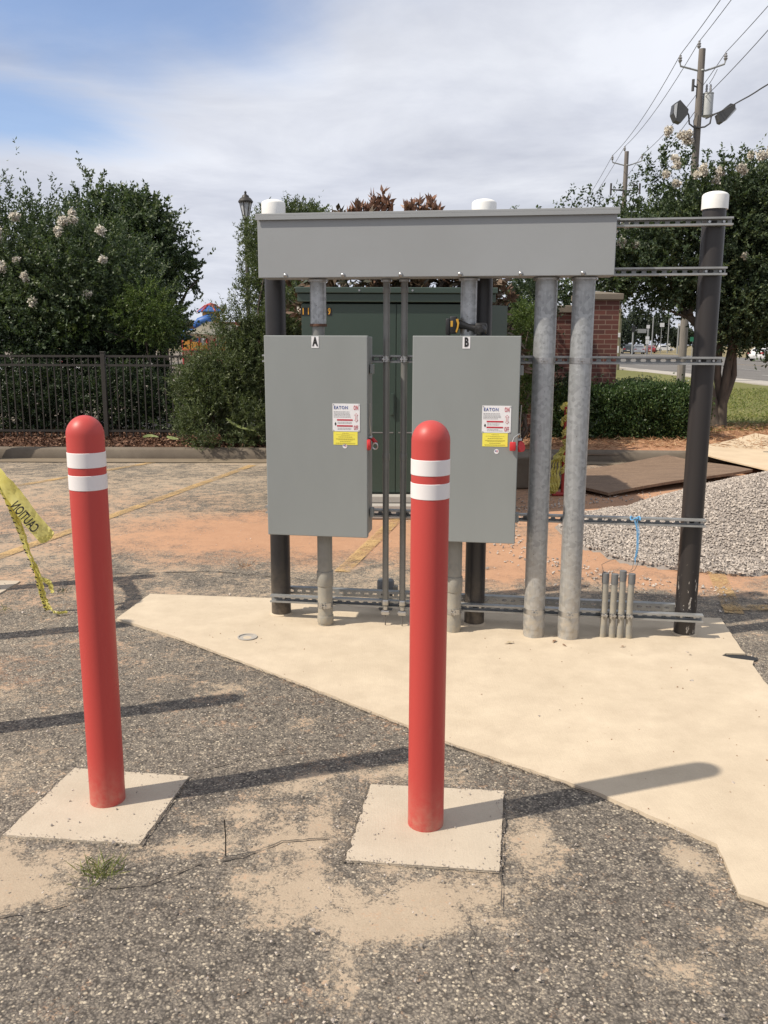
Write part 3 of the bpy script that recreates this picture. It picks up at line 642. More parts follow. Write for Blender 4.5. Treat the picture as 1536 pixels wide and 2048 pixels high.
bed('lawn', np.linspace(9.2, 14.6, 20), np.linspace(11.0, 15.0, 16), lambda X, Y: 0.09+0.06*(fbm(X*.5, Y*.5, 3, 6)-.5), lawn_m)
# road beside the lawn, pavement, kerb, lane paint and the far verge
sheet('road', [(15.2, 8), (46, 8), (46, 400), (15.2, 400)], 0.010, road_m)
sheet('cross_road', [(-60, 62), (15.2, 62), (15.2, 76), (-60, 76)], 0.010, road_m)
sheet('pavement', [(14.4, 18), (15.9, 18), (15.9, 61), (14.4, 61)], 0.13, walk_m, thick=0.2)
for x, w in ((16.6, .12), (45.2, .12)): strip('road_edge_line', (x, 12), (x, 380), w, 0.018, roadline_m)
for x in (20.3, 24.0, 34.5, 38.4):
    for y in range(20, 180, 12): strip('lane_dash', (x, y), (x, y+3.2), 0.14, 0.018, roadline_m)
for x in (29.2, 29.6): strip('centre_line', (x, 12), (x, 300), 0.12, 0.018, yline_m)
sheet('verge', [(46, 8), (300, 8), (300, 900), (46, 900)], 0.05, verge_m, thick=0.2)
sheet('verge', [(-300, 180), (46, 180), (46, 900), (-300, 900)], 0.05, verge_m, thick=0.2)
sheet('traffic_island', [(12.6, 57), (15.1, 55), (15.15, 61.5), (9.0, 61.5)], 0.14, verge_m, thick=0.2)

# loose grit, straw and mulch
def stones(n, pos, size, rng=RNG):
    """n small crushed stones as triangles (octahedra pushed out of shape)"""
    base = np.array([[1, 0, 0], [-1, 0, 0], [0, 1, 0], [0, -1, 0], [0, 0, 1], [0, 0, -1], [.7, .7, .3], [-.7, .6, .35], [.6, -.7, .3], [-.6, -.7, -.2]], float)[:6]
    F = np.array([[0, 2, 4], [2, 1, 4], [1, 3, 4], [3, 0, 4], [2, 0, 5], [1, 2, 5], [3, 1, 5], [0, 3, 5]])
    V = base[None]*rng.uniform(0.55, 1.15, (n, 6, 1))+rng.normal(size=(n, 6, 3))*0.18
    V *= np.stack([rng.uniform(.8, 1.3, n), rng.uniform(.6, 1.0, n), rng.uniform(.45, .8, n)], 1)[:, None]
    a = rng.random(n)*6.28; b = rng.normal(size=n)*0.6; ca, sa, cb, sb = np.cos(a), np.sin(a), np.cos(b), np.sin(b)
    x = V[..., 0]*ca[:, None]-V[..., 1]*sa[:, None]; y = V[..., 0]*sa[:, None]+V[..., 1]*ca[:, None]; z = V[..., 2]
    x2 = x*cb[:, None]+z*sb[:, None]; z2 = -x*sb[:, None]+z*cb[:, None]
    V = np.stack([x2, y, z2], -1)*size[:, None, None]+pos[:, None]
    T = V[:, F]; r = np.repeat(rng.random(n), 8); return T.reshape(-1, 3, 3), r
PILE_C = (4.15, 7.5)
def pile_h(X, Y):
    d = np.sqrt(((X-PILE_C[0])/2.05)**2+((Y-PILE_C[1])/1.9)**2); h = 0.66*np.clip(1-d, 0, 1)**0.85
    t = 0.10*np.clip(1-np.sqrt(((X-2.6)/1.15)**2+((Y-7.2)/1.35)**2), 0, 1)**0.6
    return np.maximum(h, t)+0.03*(fbm(X*2.4, Y*2.4, 4, 4)-.5)*(np.maximum(h, t) > 0.01)
def make_gravel():
    n = 110000; X = RNG.uniform(1.3, 6.3, n); Y = RNG.uniform(5.2, 9.7, n); H = pile_h(X, Y)
    e = fbm(X*2, Y*2, 4, 9); keep = (H > 0.02+0.03*(e-.5)) & (X < 5.2); X, Y, H = X[keep], Y[keep], H[keep]
    sel = RNG.random(len(X)) < 0.85; X, Y, H = X[sel], Y[sel], H[sel]
    # scattered strays round the foot
    k = 1500; th = RNG.random(k)*6.28; rr = 1+RNG.exponential(0.14, k); sx = 2.9+1.75*np.cos(th)*rr; sy = 7.2+1.7*np.sin(th)*rr
    X = np.concatenate([X, sx]); Y = np.concatenate([Y, sy]); H = np.concatenate([H, pile_h(sx, sy)])
    s = RNG.uniform(0.008, 0.017, len(X)); V, r = stones(len(X), np.stack([X, Y, H+s*0.35], 1), s)
    core_x = np.linspace(1.2, 6.4, 90); core_y = np.linspace(5.2, 9.8, 80); CX, CY = np.meshgrid(core_x, core_y); CZ = np.where(pile_h(CX, CY) > 0.02, pile_h(CX, CY)-0.006, -0.03)
    nx = len(core_x)
    root = empty('gravel_pile', 'heap of pale grey crushed stone spilling towards the right black post', 'gravel pile', (PILE_C[0], PILE_C[1], 0))
    o = np_quads('loose_stones', V-np.array([*PILE_C, 0]), stone_m, root, None, r, 3); o['kind'] = 'stuff'
    mesh_obj('mound', np.stack([CX-PILE_C[0], CY-PILE_C[1], CZ], -1).reshape(-1, 3), [(i*nx+j, i*nx+j+1, (i+1)*nx+j+1, (i+1)*nx+j) for i in range(len(core_y)-1) for j in range(nx-1)], stone_m, root, smooth=True)
make_gravel()
def make_grit():
    n = 5200; X = RNG.uniform(-3.5, 3.0, n); Y = 1.7+9*RNG.random(n)**1.8; s = RNG.uniform(0.0025, 0.0065, n)*(1+(RNG.random(n) > .97)*1.0)
    V, r = stones(n, np.stack([X, Y, s*0.5+0.003], 1), s); o = np_quads('loose_grit', V, stone_m, None, None, r, 3); tag(o, 'small loose pebbles scattered over the worn asphalt', 'grit', kind='stuff')
    n = 170; X = RNG.uniform(-1.5, 2.0, n); Y = RNG.uniform(2.4, 5.3, n); s = RNG.uniform(0.002, 0.005, n)
    inside = np.array([point_in(PAD, x, y) for x, y in zip(X, Y)]); X, Y, s = X[inside], Y[inside], s[inside]
    V, r = stones(len(X), np.stack([X, Y, s*0.4+0.010], 1), s); o = np_quads('pad_grit', V, leaf_litter_m, None, None, r, 3); tag(o, 'dark crumbs of dirt lying on the pale equipment pad', 'grit', kind='stuff')
def point_in(poly, x, y):
    c = False; j = len(poly)-1
    for i in range(len(poly)):
        xi, yi = poly[i]; xj, yj = poly[j]
        if (yi > y) != (yj > y) and x < (xj-xi)*(y-yi)/(yj-yi)+xi: c = not c
        j = i
    return c
make_grit()
def joint_sand():
    P = []; random.seed(31)
    for a, b in (((-1.18, 3.07), (-0.73, 3.01)), ((-0.73, 3.01), (-0.79, 2.56)), ((-0.79, 2.56), (-1.26, 2.61)), ((-1.26, 2.61), (-1.18, 3.07)), ((-0.045, 2.955), (0.44, 2.91)), ((0.44, 2.91), (0.36, 2.42)), ((0.36, 2.42), (-0.12, 2.475)), ((-0.12, 2.475), (-0.045, 2.955)),
                 ((-1.15, 4.57), (-0.51, 4.01)), ((-0.51, 4.01), (0.1, 3.45)), ((0.1, 3.45), (0.25, 3.30)), ((0.25, 3.30), (0.76, 2.905)), ((0.76, 2.905), (1.085, 2.56)), ((1.085, 2.56), (1.05, 2.30)), ((1.90, 4.22), (1.80, 3.6))):
        n = int(math.dist(a, b)*170)
        for k in range(n): t = random.random(); P.append((a[0]+(b[0]-a[0])*t+random.gauss(0, .011), a[1]+(b[1]-a[1])*t+random.gauss(0, .011), .006))
    P = np.array(P); s_ = RNG.uniform(.0015, .0042, len(P)); V, rr = stones(len(P), P, s_); tag(np_quads('joint_sand', V, stone_m, None, None, rr, 3), 'sand and grit gathered along the slab and footing joints', 'sand', kind='stuff')
joint_sand()
def make_litter(name, n, x0, x1, y0, y1, z, ln, wd, mat, label, cat, zr=0.3):
    P = np.stack([RNG.uniform(x0, x1, n), RNG.uniform(y0, y1, n), z+RNG.random(n)*0.05], 1); D = RNG.normal(size=(n, 3)); D[:, 2] *= zr
    V = leaves(P, D, ln, wd); o = np_quads(name, V, mat, None, None, RNG.random(n)); tag(o, label, cat, kind='stuff')
make_litter('mulch_litter', 16000, -8, 0.2, 12.26, 14.4, 0.13, 0.06, 0.028, lf_mulch, 'brown leaf litter and mulch behind the kerb below the fence', 'mulch')
make_litter('pine_straw', 15000, 0.6, 9.0, 12.2, 16.2, 0.14, 0.12, 0.010, lf_straw, 'dry pine straw over the red clay bank by the hedge', 'pine straw', 0.25)
make_litter('lawn_grass', 30000, 3.4, 15.0, 15.0, 30, 0.09, 0.10, 0.02, lf_grass, 'short green lawn grass between the hedge and the road', 'grass', 1.2)

# ------------------------------------------------------------------ BOLLARDS
def make_bollard(loc, label, h=1.364):
    r = 0.0605; root = empty('bollard', label, 'bollard', (loc[0], loc[1], 0.004), 0, 'red bollards guarding the electrical rack')
    prof = [(r, -0.01)]+[(r, z) for z in (0.2, 0.6, 1.0, h-r*1.05)]+[(r*math.cos(a), h-r*1.05+r*1.05*math.sin(a)) for a in [i*math.pi/2/12 for i in range(1, 12)]]+[(0.0008, h)]
    MB().lathe(prof, 48).build('sleeve', red_sleeve, root, smooth=True)
    for z0, z1 in ((h-0.168, h-0.119), (h-0.242, h-0.193)):
        MB().lathe([(r+0.0002, z0), (r+0.0012, z0+0.001), (r+0.0012, z1-0.001), (r+0.0002, z1)], 48).build('reflective_band', white_tape, root, smooth=True)
    return root
BOL = make_bollard((0.145, 2.692), 'red bollard with two white bands in front of switch box B, middle of the picture')
for (x, y), lb in (((-0.980, 2.838), 'left red bollard with two white bands on its own square concrete footing'),
                   ((-1.80, 3.38), 'red bollard beyond the left edge whose shadow falls behind the left bollard'),
                   ((-2.60, 4.44), 'red bollard just outside the left edge, between two others'),
                   ((-2.74, 5.49), 'red bollard outside the left edge tied with yellow caution tape')):
    b = copy_tree(BOL); b.location = (x, y, 0.004); b['label'] = lb
    b.rotation_euler = (0, random.uniform(-.003, .003), random.random()*6)

# ------------------------------------------------------------------ RACK (local frame: s along the rack, d to the back)
OX, OY = -0.621, 4.934; YAW = rad(8.5); RZ = -YAW
eS = (math.cos(YAW), -math.sin(YAW)); eN = (math.sin(YAW), math.cos(YAW))
def W(s, d, z=0.0): return (OX+eS[0]*s+eN[0]*d, OY+eS[1]*s+eN[1]*d, z)
def rack_root(name, label, cat, s, d, z, group=None): return empty(name, label, cat, W(s, d, z), RZ, group)
ZP = 0.010
for s, d, h, lb, mt in ((0.0, 0.057, 2.372, 'left black steel post of the rack with a white cap, behind switch box A', black_pole), (1.150, 0.100, 2.352, 'middle black steel post of the rack with a white cap, behind switch box B', black_pole),
                    (2.322, 0.118, 2.366, 'right black steel post with white cap and chipped paint near its foot', chipped_pole)):
    dd = 0.057; r0 = 0.0575
    root = rack_root('steel_post', lb, 'post', s, dd, ZP, 'black posts carrying the electrical rack')
    H = h-ZP
    MB().lathe([(r0, -0.02), (r0, 0.3), (r0, 1.0), (r0, H-0.03)], 40).build('pole', mt, root, smooth=True)
    R = 0.0655
    MB().lathe([(r0, H-0.088), (R, H-0.088), (R, H-0.083), (R, H-0.022)]+[(R*math.cos(a), H-0.022+0.024*math.sin(a)) for a in [i*math.pi/2/8 for i in range(1, 8)]]+[(0.001, H+0.002)], 40).build('cap', cap_white, root, smooth=True)
    # grout collar
    MB().lathe([(r0+0.012, -0.01), (r0+0.010, 0.004), (r0+0.001, 0.010)], 24).build('collar', pad_conc, root, smooth=True)

def strut(label, s0, s1, d, z, hgt=0.041, dep=0.041, back=False, hole_z=None):
    """slotted channel. open mouth to the front with turned-in lips, slots through its back web"""
    root = rack_root('strut_channel', label, 'strut channel', s0, d, z, 'slotted steel channels of the rack')
    L_ = s1-s0; t = 0.0028; m = MB(); yb = dep  # local y: 0 front, dep back
    y_web = (0.0, t) if back else (dep-t, dep)
    def slots(y0, y1):
        # web as frame strips round the slots
        zc = hgt/2; sh = 0.0072; x = 0.0; pitch = 0.0508; n = int(L_/pitch); m.box(0, L_, y0, y1, t, zc-sh); m.box(0, L_, y0, y1, zc+sh, hgt-t)
        m.box(0, 0.014, y0, y1, zc-sh, zc+sh)
        for i in range(n+1):
            a = 0.014+0.0286+i*pitch; b = a+pitch-0.0286
            if a > L_: break
            m.box(a, min(b, L_), y0, y1, zc-sh, zc+sh)
            for xx, sg in ((a, -1), (a-0.0286, 1)):   # rounded slot ends
                if xx-0.001 > 0 and xx < L_:
                    m.prism_xz([(xx, zc-sh), (xx+sg*0.0045, zc-sh), (xx, zc-sh+0.004)][::sg], y0, y1); m.prism_xz([(xx, zc+sh), (xx, zc+sh-0.004), (xx+sg*0.0045, zc+sh)][::sg], y0, y1)
    slots(*y_web)
    m.box(0, L_, 0, dep, 0, t); m.box(0, L_, 0, dep, hgt-t, hgt)
    if not back:
        m.box(0, L_, 0, t, t, 0.0095); m.box(0, L_, 0, t, hgt-0.0095, hgt-t); m.box(0, L_, t, 0.008, 0.0072, 0.0095); m.box(0, L_, t, 0.008, hgt-0.0095, hgt-0.0072)
    m.build('channel', strut_m, root); return root
def stud(root, x, z, y=0.0, r=0.007):
    MB().tube([(x, y-0.006, z), (x, y+0.01, z)], [r, r], 6).build('bolt', steel_hw, root)
T1 = strut('topmost slotted channel, running out of the wireway past the capped right post', 0.10, 2.398, -0.041, 2.190)
T2 = strut('slotted channel at the bottom edge of the wireway, ending past the right post', 0.10, 2.386, -0.041, 1.948)
T3 = strut('slotted channel behind the upper halves of boxes A and B', -0.055, 2.402, -0.041, 1.498)
T4 = strut('slotted channel behind the lower halves of the boxes with blue twine tied on', -0.056, 2.376, -0.041, 0.640)
T5 = strut('lowest front slotted channel, just above the pad in front of the posts', -0.041, 2.400, -0.041, 0.108)
T6 = strut('lowest rear slotted channel, just above the pad behind the posts', 0.02, 2.33, 0.116, 0.118, back=True)
for T, off in ((T1, .10), (T2, .10), (T3, -.055), (T4, -.056), (T5, -.041)):
    for s in (0.0, 1.15, 2.322):
        for dx in (-0.035, 0.035):
            x = s+dx-off
            if x > 0.01: stud(T, x, 0.0205, 0.028)

def box_switch(letter, s0, s1, z0, z1, label, panel, knob_px):
    cx = (s0+s1)/2; root = rack_root('disconnect_switch', label, 'switch box', s0, -0.041, z0, 'grey disconnect switches on the rack')
    w = s1-s0; h = z1-z0
    MB().box(0.006, w-0.006, -0.186, 0, 0.006, h-0.004, 0.004).build('cabinet', gray_side, root)
    m = MB(); m.box(0, w, -0.199, -0.187, 0, h, 0.0035); m.box(0.0, w, -0.187, -0.165, h-0.0035, h+0.0005); m.box(w-0.002, w+0.0005, -0.187, -0.165, 0.004, h-0.004)
    m.build('door', gray_box, root)
    ydoor = -0.199
    for zz in (0.1, h-0.20):  # side latches
        MB().box(w+0.0, w+0.018, -0.12, -0.07, zz, zz+0.05, 0.003).build('latch', gray_side, root)
    # letter plate
    lp = MB().box(w/2-0.0195, w/2+0.0195, ydoor-0.0015, ydoor-0.0002, h-0.064, h-0.004).build('letter_plate', label_white, root)
    text_mesh(letter, 0.062, 'lettering', ink_black, lp, (w/2, ydoor-0.0022, h-0.0335), 0.62, 0.0028)
    # white instruction plate
    px0, px1, pz0, pz1 = panel[0]-s0, panel[1]-s0, panel[2]-z0, panel[3]-z0; pw = px1-px0; ph = pz1-pz0; y = ydoor
    pl = MB().box(px0, px1, y-0.0018, y-0.0002, pz0, pz1, 0.0004).build('instruction_plate', label_white, root)
    yt = y-0.0024
    text_mesh('EATON', 0.0235, 'lettering', ink_blue, pl, (px0+pw*0.305, yt, pz1-ph*0.145), 0.86, 0.0002, spacing=1.22)
    text_mesh('ON', 0.034, 'lettering', ink_red, pl, (px0+pw*0.855, yt, pz1-ph*0.15), 0.43, 0.0004, spacing=1.25)
    text_mesh('OFF', 0.034, 'lettering', ink_red, pl, (px0+pw*0.855, yt, pz0+ph*0.13), 0.34, 0.0004, spacing=1.25)
    ax = px0+pw*0.865; a = MB(); zc = (pz0+pz1)/2
    for sg in (1, -1): 
        tri = [(ax-0.0105, zc+sg*0.012), (ax+0.0105, zc+sg*0.012), (ax, zc+sg*0.024)]; a.prism_xz(tri if sg > 0 else tri[::-1], yt-0.0005, yt+0.0003)
    a.box(ax-0.0048, ax+0.0048, yt-0.0005, yt+0.0003, zc-0.0125, zc+0.0125); a.build('arrow', ink_red, pl)
    a = MB()
    for sg in (1, -1):
        tri = [(ax-0.0070, zc+sg*0.0135), (ax+0.0070, zc+sg*0.0135), (ax, zc+sg*0.0215)]; a.prism_xz(tri if sg > 0 else tri[::-1], yt-0.0008, yt-0.0006)
    a.box(ax-0.0026, ax+0.0026, yt-0.0008, yt-0.0006, zc-0.0135, zc+0.0135); a.build('arrow_fill', label_white, pl)
    for zf in (0.415, 0.20): MB().box(px0+pw*0.16, px0+pw*0.735, yt-0.0004, yt+0.0003, pz0+ph*zf-0.0038, pz0+ph*zf+0.0038).build('warning_bar', ink_red, pl)
    ln = MB(); random.seed(5)
    def lines(x0, x1, zt, n, dz, hh):
        for i in range(n):
            xe = x0+(x1-x0)*random.uniform(.72, 1.0); x = x0; zz = zt-i*dz
            while x < xe:
                ww = random.uniform(.004, .012); ln.box(x, min(x+ww, xe), yt-0.0003, yt+0.0003, zz-hh/2, zz+hh/2); x += ww+0.0022
    lines(px0+pw*.04, px0+pw*.68, pz1-ph*.29, 5, ph*.048, .0017); lines(px0+pw*.18, px0+pw*.72, pz0+ph*.335, 2, ph*.045, .0015); lines(px0+pw*.18, px0+pw*.72, pz0+ph*.12, 2, ph*.045, .0015)
    ln.build('fine_print', ink_gray, pl)
    MB().prism_xz([(px0+pw*.10, pz0+ph*.20), (px0+pw*.135, pz0+ph*.25), (px0+pw*.13, pz0+ph*.31), (px0+pw*.10, pz0+ph*.33), (px0+pw*.075, pz0+ph*.27)], yt-.0004, yt+.0003).build('pictogram', ink_black, pl)
    for xx, zz in ((px0+.005, pz0+.005), (px1-.005, pz0+.005), (px0+.005, pz1-.005), (px1-.005, pz1-.005)): MB().tube([(xx, y-.0035, zz), (xx, y, zz)], .0026, 8).build('rivet', steel_hw, pl)
    # yellow caution sheet
    yx0, yx1, yz1 = px0+0.004, px0+0.004+0.131, pz0-0.002; yz0 = yz1-0.070
    ys = MB().box(yx0, yx1, y-0.0012, y-0.0002, yz0, yz1).build('caution_label', label_yellow, root)
    ln = MB()
    for zz, wf, hh in ((.062, .28, .0022), (.054, .75, .0012), (.0505, .35, .0012), (.042, .58, .003), (.033, .8, .0013), (.0295, .78, .0013), (.026, .6, .0013), (.0175, .45, .003), (.0095, .82, .0013), (.006, .8, .0013)):
        x = (yx0+yx1)/2-(yx1-yx0)*wf/2; xe = (yx0+yx1)/2+(yx1-yx0)*wf/2
        while x < xe: ww = random.uniform(.004, .010); ln.box(x, min(x+ww, xe), y-.0017, y-.0011, yz0+zz-hh/2, yz0+zz+hh/2); x += ww+.002
    ln.build('fine_print', ink_olive, ys)
    # round sticker
    kx, kz = knob_px[0]-s0, knob_px[1]-z0
    st = MB().tube([(kx, y-.0012, kz), (kx, y-.0002, kz)], .0125, 28).build('round_sticker', label_white, root, smooth=True)
    a = MB(); a.box(kx-.008, kx-.001, y-.0018, y-.0011, kz, kz+.0055); a.build('flag_mark', ink_blue, st)
    a = MB(); 
    for k in range(3): a.box(kx-.0005 if k > 0 else kx-.0005, kx+.008, y-.0018, y-.0011, kz+.0048-k*.0038, kz+.0062-k*.0038)
    a.build('flag_stripe', ink_red, st)
    # operating handle on the right side
    hz = (1.085-z0); hd = MB(); hd.tube([(w+0.012, -0.15, hz+0.02), (w+0.008, -0.176, hz+0.10), (w+0.012, -0.185, hz+0.205)], [.004, .0035, .0025], 8); hd.tube([(w+0.0, -.15, hz+.02), (w+.02, -.15, hz+.02)], .012, 12)
    hd.build('operating_lever', steel_hw, root, smooth=True)
    return root, w, h, hz
RA, wA, hA, zA = box_switch('A', 0.015, 0.573, 0.560, 1.641, 'grey switch box marked A with warning plate, left one of two', (0.385, 0.533, 1.140, 1.287), (0.451, 1.061))
k = MB().tube([(wA-0.004, -0.195, zA-0.015), (wA+0.001, -0.194, zA-0.015), (wA+0.012, -0.192, zA-0.015), (wA+0.018, -0.191, zA-0.015)], [.024, .030, .030, .024], 20); k.build('red_knob', red_knob, RA, smooth=True)
MB().tube([(wA+0.020, -0.15, zA+0.012), (wA+0.040, -0.165, zA-0.006)], .011, 12).build('red_grip', red_knob, RA, smooth=True)
m = MB(); m.tube([(wA+0.036+0.018*math.cos(t*.63+.3)*.8, -0.168, zA-0.024+0.017*math.sin(t*.63+.3)) for t in range(11)], .0048, 8); m.build('hasp', steel_hw, RA, smooth=True)
RB, wB, hB, zB = box_switch('B', 0.811, 1.366, 0.557, 1.641, 'grey switch box marked B with a cordless tool on top, right one of two', (1.178, 1.327, 1.147, 1.287), (1.257, 1.049))
MB().tube([(wB+0.008, -0.165, zB-0.014), (wB+0.021, -0.175, zB-0.010)], .028, 20).build('red_knob', red_knob, RB, smooth=True)
MB().box(wB-0.042, wB-0.010, -0.235, -0.205, zB-0.028, zB+0.018, .006).build('red_padlock', red_knob, RB, smooth=True)
m = MB(); m.tube([(wB-.03, -.22, zB+.012), (wB-.02, -.215, zB+.04), (wB+.006, -.20, zB+.058), (wB+.012, -.19, zB+.05)], .0045, 8); m.build('shackle', steel_hw, RB, smooth=True)

# wireway
def wireway():
    s0, s1, z0, z1 = -0.006, 1.813, 1.936, 2.250; root = rack_root('wireway', 'long grey sheet-metal wireway box across the top of the rack', 'wireway', s0, -0.041, z0)
    w = s1-s0; h = z1-z0
    MB().box(0.003, w-0.003, -0.185, 0, 0.003, h-0.004, 0.002).build('trough', wire_gray, root)
    m = MB(); m.box(0.0, w-0.003, -0.1985, -0.1865, 0.0, h-0.012, 0.003); m.build('cover', wire_gray, root)
    m = MB(); m.box(-0.006, w+0.008, -0.214, 0.004, h-0.008, h+0.006, 0.002); m.box(-0.006, w+0.008, -0.214, -0.210, h-0.026, h-0.007, 0.001); m.build('rain_lip', wire_gray, root)
    sc = MB().lathe([(.011, 0), (.011, .003), (.008, .007), (.004, .0085), (.001, .009)], 16)
    vs = [(x, -z, y) for x, y, z in sc.v]; fs = [f[::-1] for f in sc.f]
    first = None
    for s in (0.14, 0.445, 0.745, 1.049, 1.352, 1.658):
        if first is None:
            first = mesh_obj('screw', vs, fs, steel_hw, root, (s-s0, -0.1985, 0.012), smooth=True)
            first['label'] = 'round cover screw head'
        else: c = first.copy(); COL.objects.link(c); c.location.x = s-s0
    for s in (0.14, 0.445, 0.745, 1.049, 1.352, 1.658):
        pass
wireway()

def strap(root, x, y, z, r, L_=0.03):
    m = MB(); m.lathe([(r+.0005, z-L_/2), (r+.0025, z-L_/2), (r+.0025, z+L_/2), (r+.0005, z+L_/2)], 28, (x, y))
    m.tube([(x-.018, y-r-.009, z), (x+.018, y-r-.009, z)], .0042, 6); m.box(x-.012, x-.007, y-r-.014, y-r+.002, z-L_/2, z+L_/2); m.box(x+.006, x+.011, y-r-.014, y-r+.002, z-L_/2, z+L_/2)
    m.build('pipe_strap', steel_hw, root, smooth=True)
def conduit(name, label, s, d, r, z0, z1, mat, straps=(), couplings=(), group=None, top_lock=True, smooth=True):
    root = rack_root(name, label, 'conduit', s, d, z0, group)
    MB().lathe([(r, -0.01), (r, 0.25*(z1-z0)), (r, 0.6*(z1-z0)), (r, z1-z0)], 36).build('pipe', mat, root, smooth=True)
    for zc, rc, h, mt in couplings: MB().lathe([(r, zc-z0-h/2), (r+rc*.7, zc-z0-h/2), (r+rc, zc-z0-h/2+.004), (r+rc, zc-z0+h/2-.004), (r+rc*.7, zc-z0+h/2), (r, zc-z0+h/2)], 36).build('coupling', mt, root, smooth=True)
    for zs in straps: strap(root, 0, 0, zs-z0, r)
    if top_lock: MB().lathe([(r+.001, z1-z0-.012), (r+.012, z1-z0-.012), (r+.012, z1-z0-.001), (r+.001, z1-z0-.001)], 24).build('locknut', steel_hw, root, smooth=True)
    return root
conduit('conduit', 'thick galvanized pipe on the left of the big pair right of box B', 1.487, -0.100, 0.0572, ZP, 1.936, galv, (1.518, .155), ((0.10, .002, .09, galv),), 'wide galvanized conduits')
conduit('conduit', 'thick galvanized pipe on the right of the big pair, nearest the brick pier', 1.676, -0.100, 0.0572, ZP, 1.936, galv, (1.518, .150), ((0.10, .002, .09, galv),), 'wide galvanized conduits')
conduit('conduit', 'short grey pipe running from the pad up into box A', 0.303, -0.095, 0.0425, ZP, 0.560, dust_pvc, (.130,), ((0.285, .005, .085, dust_pvc), (0.045, .004, .045, dust_pvc)), 'conduits feeding the boxes from below')
conduit('conduit', 'short grey pipe running from the pad up into box B, behind the middle bollard', 1.039, -0.095, 0.0425, ZP, 0.557, dust_pvc, (.130,), ((0.285, .005, .085, dust_pvc),), 'conduits feeding the boxes from below')
conduit('conduit', 'grey pipe with a rusty lower ring between the wireway and box A', 0.281, -0.100, 0.0435, 1.70, 1.936, galv, (), ((1.697, .003, .014, rust),), 'conduits between the wireway and the boxes')
MB().lathe([(.034, 0), (.034, .075)], 28).build('pipe_nipple', emt, None, W(0.281, -0.1, 1.640), smooth=True)
bpy.data.objects['pipe_nipple'].parent = None
nip = bpy.data.objects['pipe_nipple']; tag(nip, 'thin pipe nipple screwed into the top of box A', 'pipe fitting')
conduit('conduit', 'grey pipe between the wireway and the top of box B, behind the cordless tool', 1.088, -0.100, 0.0430, 1.641, 1.936, galv, (), (), 'conduits between the wireway and the boxes')
for s, lb in ((0.647, 'thin grey pipe between the boxes, left of the two, ground clamp at its foot'), (0.744, 'thin grey pipe between the boxes, right of the two, clamp at its foot')):
    c = conduit('thin_conduit', lb, s, -0.060, 0.0175, 0.135, 1.936, emt, (1.518,), ((1.88, .003, .03, emt), (0.985, .003, .04, emt), (0.15, .005, .03, steel_hw)), 'thin conduits between the boxes')
    m = MB(); m.tube([(0, 0, 0.0), (0, 0, -0.03)], .015, 10); m.box(-.022, .022, -.012, .012, -.062, -.035, .003); m.tube([(-.026, -.002, -.05), (.026, -.002, -.05)], .006, 6); m.build('ground_clamp', steel_hw, c, smooth=True)
    MB().tube([(0, -.004, -.055), (.002, -.006, -.09), (.0, -.004, -.122)], .0035, 6).build('ground_wire', pull_wire, c)
# four stub pipes
for i, (s, h, lb) in enumerate(((1.868, .372, 'first stub from the left of four taped short pipes on the pad'), (1.914, .368, 'second stub from the left of four short pipes, mouth wrapped in dark tape'),
                                (1.959, .388, 'third and tallest of the four short stub pipes'), (2.003, .373, 'last stub on the right of four short pipes, nearest the right post'))):
    root = rack_root('stub_conduit', lb, 'conduit', s, -0.062, ZP, 'four short stub conduits left of the right post')
    r = 0.0172; H = h-ZP; lx = (-0.004, .002, -.002, .004)[i]
    MB().tube([(lx, -.004, -.01), (0, -.002, .10), (0, 0, .13), (0, 0, .2), (lx*.6, 0, H)], [r*1.02, r, r, r, r], 24).build('pipe', dust_pvc, root, smooth=True)
    strap(root, 0, 0, .128, r, .018)
    m = MB(); m.lathe([(r+.0003, H-.055), (r+.002, H-.055), (r+.0025, H-.02), (r+.0018, H+.001), (r*.2, H+.003)], 20, (lx*.6, 0)); m.build('end_tape', dark_pvc, root, smooth=True)
# blue twine and pull wires
m = MB(); random.seed(3)
zt = .682
m.tube([(math.cos(a)*.026, math.sin(a)*.03-.02, math.sin(a*3)*.008) for a in [i*.5 for i in range(14)]], .004, 6)
for k in range(4):
    x0 = random.uniform(-.012, .014); m.tube([(x0, -.045, .005), (x0+.008+.012*random.random(), -.055, -.06), (x0*.5+.018, -.05, -.16), (x0*.7+.012, -.045, -.2-.10*random.random())], .0018, 5)
tw = rack_root('blue_twine', 'blue twine knotted round the channel above the four stubs', 'twine', 2.005, -.041, zt)
m.build('twine_knot', blue_str, tw)
m = MB(); m.tube([(.014, -.045, -.18), (.022, -.04, -.25), (.01, -.03, -.285), (-.012, -.02, -.30), (-.045, -.02, -.305)], .0016, 5); m.tube([(.012, -.045, -.19), (-.02, -.03, -.195), (-.12, -.03, -.235), (-.165, -.03, -.26), (-.155, -.03, -.295), (-.14, -.025, -.31)], .0015, 5); m.tube([(-.01, -.03, -.29), (.0, -.03, -.27), (.004, -.03, -.22)], .0014, 5)
m.build('pull_wire', pull_wire, tw)
# capped pipe stub behind the rear channel
root = rack_root('capped_pipe', 'short grey capped pipe standing on the pad behind the rear channel', 'pipe', 0.603, 0.245, ZP)
MB().lathe([(.043, -.01), (.043, .15)], 30).build('pipe', dark_pvc, root, smooth=True)
MB().lathe([(.043, .12), (.052, .12), (.052, .175), (.048, .185), (.002, .186)], 30).build('cap', dark_pvc, root, smooth=True)
MB().box(.04, .075, -.02, .02, .10, .15, .005).build('spigot', dust_pvc, root)
